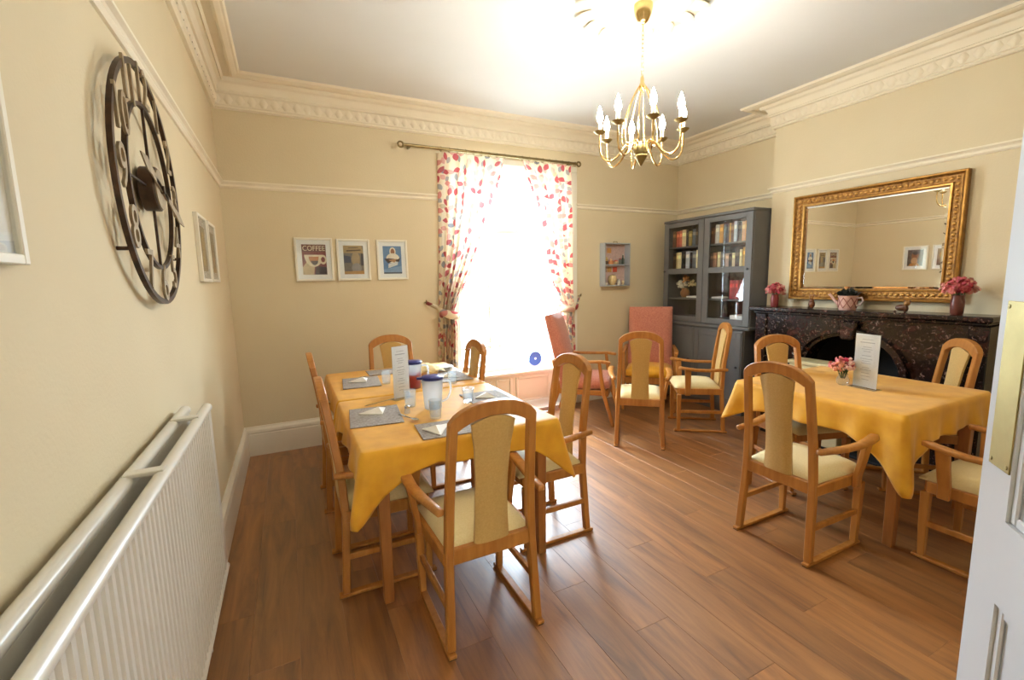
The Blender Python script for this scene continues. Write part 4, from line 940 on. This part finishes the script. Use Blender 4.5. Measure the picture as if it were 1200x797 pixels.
# ------------------------------------------------------------------ open door with brass finger plate
dang = math.atan2(.62, .79)                     # leaf runs from the hinge to the free edge
hx, hy = 1.17 - .80 * math.cos(dang), .346 - .80 * math.sin(dang)
dr = struct('door_1', MB().box(0, .095, -.036, -.004, .012, 2.04).box(.705, .80, -.036, -.004, .012, 2.04).box(.095, .705, -.036, -.004, .012, .23).box(.095, .705, -.036, -.004, .905, 1.06).box(.095, .705, -.036, -.004, 1.94, 2.04).box(.355, .445, -.036, -.004, .23, .905).box(.355, .445, -.036, -.004, 1.06, 1.94),
            MT['doorpaint'], 'open white panelled door with a brass finger plate', 'door')
dr.location = (hx, hy, 0); dr.rotation_euler.z = dang
for xa, xb in ((.095, .355), (.445, .705)):
    for z0, z1 in ((.23, .905), (1.06, 1.94)):
        pn = MB().box(xa, xb, -.027, -.015, z0, z1).obj('panel', MT['doorpaint'], dr)
        mm = MB()
        for a in ((xa, xa + .018, z0, z1), (xb - .018, xb, z0, z1), (xa + .018, xb - .018, z0, z0 + .018), (xa + .018, xb - .018, z1 - .018, z1)): mm.box(a[0], a[1], -.015, -.009, a[2], a[3])
        mm.obj('panel_moulding', MT['doorpaint'], pn, bevel=.004)
fpz = MB().box(.708, .775, -.004, -.0015, 1.145, 1.445).obj('finger_plate', MT['agedbrass'], dr, bevel=.0006)
for xa in (.716, .767):
    for z in (1.155, 1.435): MB().ell((xa, -.001, z), (.004, .0016, .004), 8, 4).obj('screw', MT['agedbrass'], fpz)
for z in (.25, 1.75): MB().tube([(-.006, -.002, z - .04), (-.006, -.002, z + .04)], .006, 8).obj('hinge', MT['agedbrass'], dr)

# ------------------------------------------------------------------ things on the long table
def place_mat(label, c, rz, w_=.36, d_=.27):
    o = MB().box(-w_ / 2, w_ / 2, -d_ / 2, d_ / 2, 0, .005).obj('place_mat', MT['felt'], None, (c[0], c[1], TT), bevel=.0015); o.rotation_euler.z = rz
    return tag(o, label, 'place mat', 'grey felt place mats')
def napkin(label, c, rz, s=.10, z=TT + .0055):
    t = thing('napkin', label, 'napkin', (c[0], c[1], z), rz, 'folded white napkins'); m = MB()
    m.prism([(-s, -s * .55), (s, -s * .55), (0, s * .75)], lambda u, v, d: (u, v, d), 0, .006); m.obj('lower_fold', MT['napkin'], t, bevel=.002)
    m = MB(); m.add([(-s * .95, -s * .5, .006), (s * .8, -s * .5, .006), (-.1 * s, s * .68, .007), (-s * .2, -s * .1, .030)], [(0, 1, 3), (1, 2, 3), (2, 0, 3), (0, 2, 1)]); m.obj('upper_fold', MT['napkin'], t)
    return t
place_mat('grey felt mat at the nearer left seat of the long table', (.382, 2.505), D(84)); napkin('folded white napkin on the nearer left grey mat', (.395, 2.55), D(200), .085)
place_mat('grey felt mat at the farther left seat of the long table', (.437, 3.43), D(85), .36, .26); napkin('folded white napkin on the farther left grey mat', (.44, 3.45), D(205), .085)
place_mat('grey felt mat at the near end before the closest chair', (.69, 2.10), D(-4), .34, .24); napkin('folded white napkin on the near end mat', (.60, 2.10), D(60), .09)
place_mat('pale sunlit mat at the nearer right seat of the long table', (1.07, 2.52), D(90), .36, .26)
place_mat('grey felt mat at the far end seat below the posters', (.70, 3.74), D(0), .34, .22)
place_mat('pale sunlit mat at the farther right seat of the long table', (1.07, 3.28), D(90), .36, .26)
napkin('folded white napkin on the nearer right mat', (1.06, 2.56), D(95), .09); napkin('folded white napkin on the farther right mat by the window', (1.05, 3.28), D(95), .10)
def tumbler(label, c, r=.033, h=.095, z=TT):
    o = MB().lathe([(r * .8, 0), (r * .84, .004), (r, h), (r * .95, h), (r * .76, .010)], 20, cap=True).obj('drinking_glass', MT['glass'], None, (c[0], c[1], z), smooth=True, angle=50)
    return tag(o, label, 'glass', 'clear drinking glasses')
tumbler('clear tumbler beside the farther left mat', (.595, 3.30)); tumbler('clear tumbler in front of the menu card on the long table', (.60, 2.60), .036, .10)
tumbler('clear tumbler on the near end mat before the jug', (.665, 2.305), .036, .10); tumbler('clear glass with a patterned side near the right mat', (.935, 2.52), .036, .085)
tumbler('clear tumbler among the papers by the far right chair', (1.02, 3.06), .036, .09)
def jug(label, c, fill, rz):
    t = thing('water_jug', label, 'jug', (c[0], c[1], TT), rz, 'lidded jugs')
    MB().lathe([(.048, 0), (.050, .004), (.062, .175), (.059, .175), (.046, .008)], 24).obj('body', MT['jug'], t, smooth=True, angle=50)
    if fill: MB().lathe([(.044, .010), (.050, .10), (.002, .10)], 20).obj('juice', MT['red'], t, smooth=True)
    l = MB().lathe([(.064, .172), (.066, .184), (.060, .190), (.010, .193)], 24).obj('lid', MT['blue'], t, smooth=True, angle=50)
    m = MB(); m.prism([(-.026, .055), (.026, .055), (.010, .088), (-.010, .088)], lambda u, v, d: (u, v, d), .174, .187); m.obj('spout', MT['blue'], l, bevel=.003)
    MB().tube(smoothpts([(0, -.058, .155), (0, -.098, .15), (0, -.105, .10), (0, -.085, .05), (0, -.052, .035)], 3), .007, 8).obj('handle', MT['jug'], t, smooth=True)
    return t
jug('clear plastic water jug with blue lid, nearer of two on the long table', (.71, 2.50), False, D(80)); jug('blue-lidded jug of red juice behind the menu card', (.735, 3.06), True, D(80))
def menu(label, c, rz, w_, h_, lines):
    t = thing('menu_holder', label, 'menu', (c[0], c[1], TT), rz, 'printed menus in upright holders')
    MB().box(-w_ / 2 - .01, w_ / 2 + .01, -.035, .035, 0, .004).obj('base', MT['glass'], t)
    cdp = MB().add([(-w_ / 2, 0, .006), (w_ / 2, 0, .006), (w_ / 2, 0, h_), (-w_ / 2, 0, h_)], [(0, 1, 2, 3)]).obj('card', MT['card'], t)
    for i, (zf, wf) in enumerate(lines): MB().box(-w_ / 2 * wf, w_ / 2 * wf, -.0006, -.0003, h_ * zf, h_ * zf + (.005 if wf > .5 else .003)).obj('print_line', MT['ink'], cdp)
    for s in (-1, 1): MB().box(-w_ / 2 - .002, w_ / 2 + .002, s * .0028 - .0005, s * .0028 + .0005, .004, h_ + .003).obj('clear_sleeve', MT['pane'], t)
    return t
LN = [(.90, .45), (.84, .6), (.76, .35), (.72, .45), (.68, .3), (.60, .4), (.54, .5), (.50, .35), (.46, .4), (.38, .3), (.34, .45), (.28, .35), (.22, .4), (.16, .3)]
menu('white printed menu standing in a holder on the long table', (.60, 2.815), D(20), .115, .335, LN)
menu('white printed menu standing beside the flower jar on the square table', (3.245, 1.525), D(-100), .148, .345, LN)
t = thing('pepper_pot', 'small steel pepper pot by the near tumbler', 'pepper pot', (.55, 2.47, TT)); MB().lathe([(.016, 0), (.018, .005), (.013, .03)], 14).obj('body', MT['glass'], t, smooth=True); MB().lathe([(.0145, .03), (.015, .042), (.006, .048)], 14).obj('cap', MT['steel'], t, smooth=True)
def cutlery(kind, label, c, rz):
    t = thing(kind, label, kind, (c[0], c[1], TT + .006), rz, 'steel cutlery')
    MB().sweep([(0, -.10, .001), (0, 0, .001), (0, .03, .002)], [.014, .008, .007], .002).obj('handle', MT['steel'], t)
    if kind == 'spoon': MB().ell((0, .055, .004), (.016, .028, .003), 10, 5).obj('bowl', MT['steel'], t, smooth=True)
    elif kind == 'knife': MB().prism([(-.006, .03), (.006, .03), (.008, .09), (.002, .115), (-.006, .10)], lambda u, v, d: (u, v, d), 0, .0015).obj('blade', MT['steel'], t)
    else: MB().box(-.010, .010, .03, .05, .001, .003).box(-.010, -.006, .05, .085, .001, .003).box(-.002, .002, .05, .085, .001, .003).box(.006, .010, .05, .085, .001, .003).obj('tines', MT['steel'], t)
cutlery('spoon', 'steel spoon beside the pepper pot', (.535, 2.36), D(200)); cutlery('knife', 'steel knife lying behind the nearer left mat', (.46, 2.77), D(115)); cutlery('fork', 'steel fork near the farther left mat', (.53, 3.62), D(110))
bb = thing('bread_basket', 'cream cloth-lined bread basket behind the blue-lidded jug', 'basket', (.865, 3.25, TT)); rnd = random.Random(2)
MB().lathe([(.075, 0), (.10, .05), (.11, .085), (.10, .085), (.07, .008)], 24).obj('basket', MT['straw'], bb, smooth=True)
m = MB(); m.grid(lambda u, v: ((u - .5) * .26, (v - .5) * .22, .085 + .045 * math.sin(PI * u) * math.sin(PI * v) + .010 * math.sin(u * 17) * math.cos(v * 13)), 14, 12); m.obj('liner_cloth', MT['straw'], bb, smooth=True)
pp = thing('plate_stack', 'stack of white side plates near the far right mat', 'plates', (1.10, 3.55, TT))
for k in range(4): MB().lathe([(.045, .008 * k), (.06, .008 * k + .002), (.088, .008 * k + .012), (.086, .008 * k + .014), (.05, .008 * k + .006)], 28).obj('plate', MT['napkin'], pp, smooth=True)
o = MB().box(-.105, .105, -.15, .15, 0, .012).obj('paper_pile', MT['paper'], None, (.98, 3.72, TT), bevel=.001); o.rotation_euler.z = .2; tag(o, 'loose white papers near the far end of the long table', 'papers')

# ------------------------------------------------------------------ flowers on the square table
pk2 = [(214, 60, 96), (232, 140, 140), (240, 196, 186), (196, 36, 72), (226, 150, 120)]
hs = []
for k in range(10):
    a = k * 2.4; q = (k + .5) / 10; ph = math.acos(1 - 1.1 * q); hs.append(((.055 * math.sin(ph) * math.cos(a), .055 * math.sin(ph) * math.sin(a), .110 + .055 * math.cos(ph)), .028, pk2[k % 5]))
flower_vase('flower_vase', 'small glass jar of pink flowers on the square table', (3.235, 1.645, TT), [(.022, 0), (.034, .012), (.037, .035), (.026, .062), (.028, .072)], MT['glass'], hs, (60, 84, 52), n=10, vessel='jar')

# ------------------------------------------------------------------ pale blue wall box with miniatures
sb = thing('display_box', 'pale blue two-tier display box hung right of the window', 'display box', (3.605, YB, 1.40))
m = MB().box(-.195, -.182, -.10, 0, 0, .515).box(.182, .195, -.10, 0, 0, .515).box(-.182, .182, -.10, 0, 0, .013).box(-.182, .182, -.10, 0, .502, .515); m.obj('case', MT['shadow'], sb, bevel=.002)
MB().box(-.182, .182, -.096, -.006, .250, .262).obj('shelf', MT['shadow'], sb)
MB().box(-.182, .182, -.006, 0, .013, .502).obj('back_board', flat(206, 178, 170), sb)
MB().tube([(-.03, -.05, .515), (-.025, -.05, .535), (.025, -.05, .535), (.03, -.05, .515)], .004, 6).obj('hanger', MT['polebrass'], sb)
def mini(name, label, x, z, prof, col, extra=None):
    t = thing(name, label, name.split('_')[-1], (3.605 + x, YB - .055, 1.40 + z), 0, 'miniatures in the display box'); MB().lathe(prof, 12).obj('body', flat(*col, .4), t, smooth=True)
    if extra: MB().lathe(extra[0], 12).obj('top', flat(*extra[1], .4), t, smooth=True)
mini('miniature_pot', 'tiny dark pot on the upper tier, far left', -.145, .262, [(.02, 0), (.026, .03), (.022, .04)], (70, 50, 40), ([(.022, .04), (.03, .06), (.012, .09)], (196, 170, 110)))
mini('miniature_cake', 'tiny orange cake on the upper tier of the box', -.07, .262, [(.032, 0), (.034, .03), (.03, .045)], (208, 140, 84), ([(.014, .045), (.016, .06), (.004, .07)], (230, 190, 150)))
mini('miniature_bowl', 'tiny cream bowl on the upper tier of the box', .005, .262, [(.016, 0), (.036, .03), (.034, .034)], (232, 208, 160), ([(.03, .034), (.018, .05), (.004, .055)], (214, 120, 100)))
mini('miniature_bottle', 'tiny dark green bottle on the upper tier, far right', .115, .262, [(.018, 0), (.019, .06), (.008, .085), (.008, .11)], (52, 66, 54), ([(.009, .11), (.009, .122), (.003, .124)], (200, 200, 190)))
mini('miniature_jar', 'tiny grey jar beside the green bottle', .072, .262, [(.017, 0), (.018, .05), (.012, .06)], (108, 112, 104), ([(.014, .06), (.014, .07), (.003, .073)], (190, 70, 60)))
mini('miniature_plate', 'tiny round cream plate rack on the lower tier', -.045, .013, [(.03, 0), (.052, .04), (.056, .075), (.045, .11), (.01, .125)], (222, 198, 146))
mini('miniature_cup', 'tiny white cup on the lower tier, far left', -.14, .013, [(.016, 0), (.024, .03), (.022, .032)], (230, 216, 190))
mini('miniature_jug', 'tiny white jug on the lower tier, right of the plate', .055, .013, [(.018, 0), (.024, .035), (.014, .06), (.017, .07)], (226, 224, 214))
mini('miniature_egg', 'tiny cream egg cup on the lower tier, far right', .12, .013, [(.014, 0), (.008, .012), (.018, .035), (.014, .045), (.004, .055)], (232, 214, 172))
for i, (x, z, c, lb_) in enumerate(((-.13, .17, (150, 120, 110), 'tiny brown wall tile'), (-.055, .17, (206, 160, 96), 'tiny yellow wall tile'), (.03, .17, (204, 84, 60), 'tiny red wall tile'), (-.06, .40, (220, 160, 90), 'tiny gold picture'))):
    o = MB().box(-.032, .032, -.004, 0, 0, .06).obj('miniature_tile', flat(*c), None, (3.605 + x, YB - .006, 1.40 + z), bevel=.001); tag(o, lb_ + ' inside the pale blue display box', 'tile', 'miniatures in the display box')
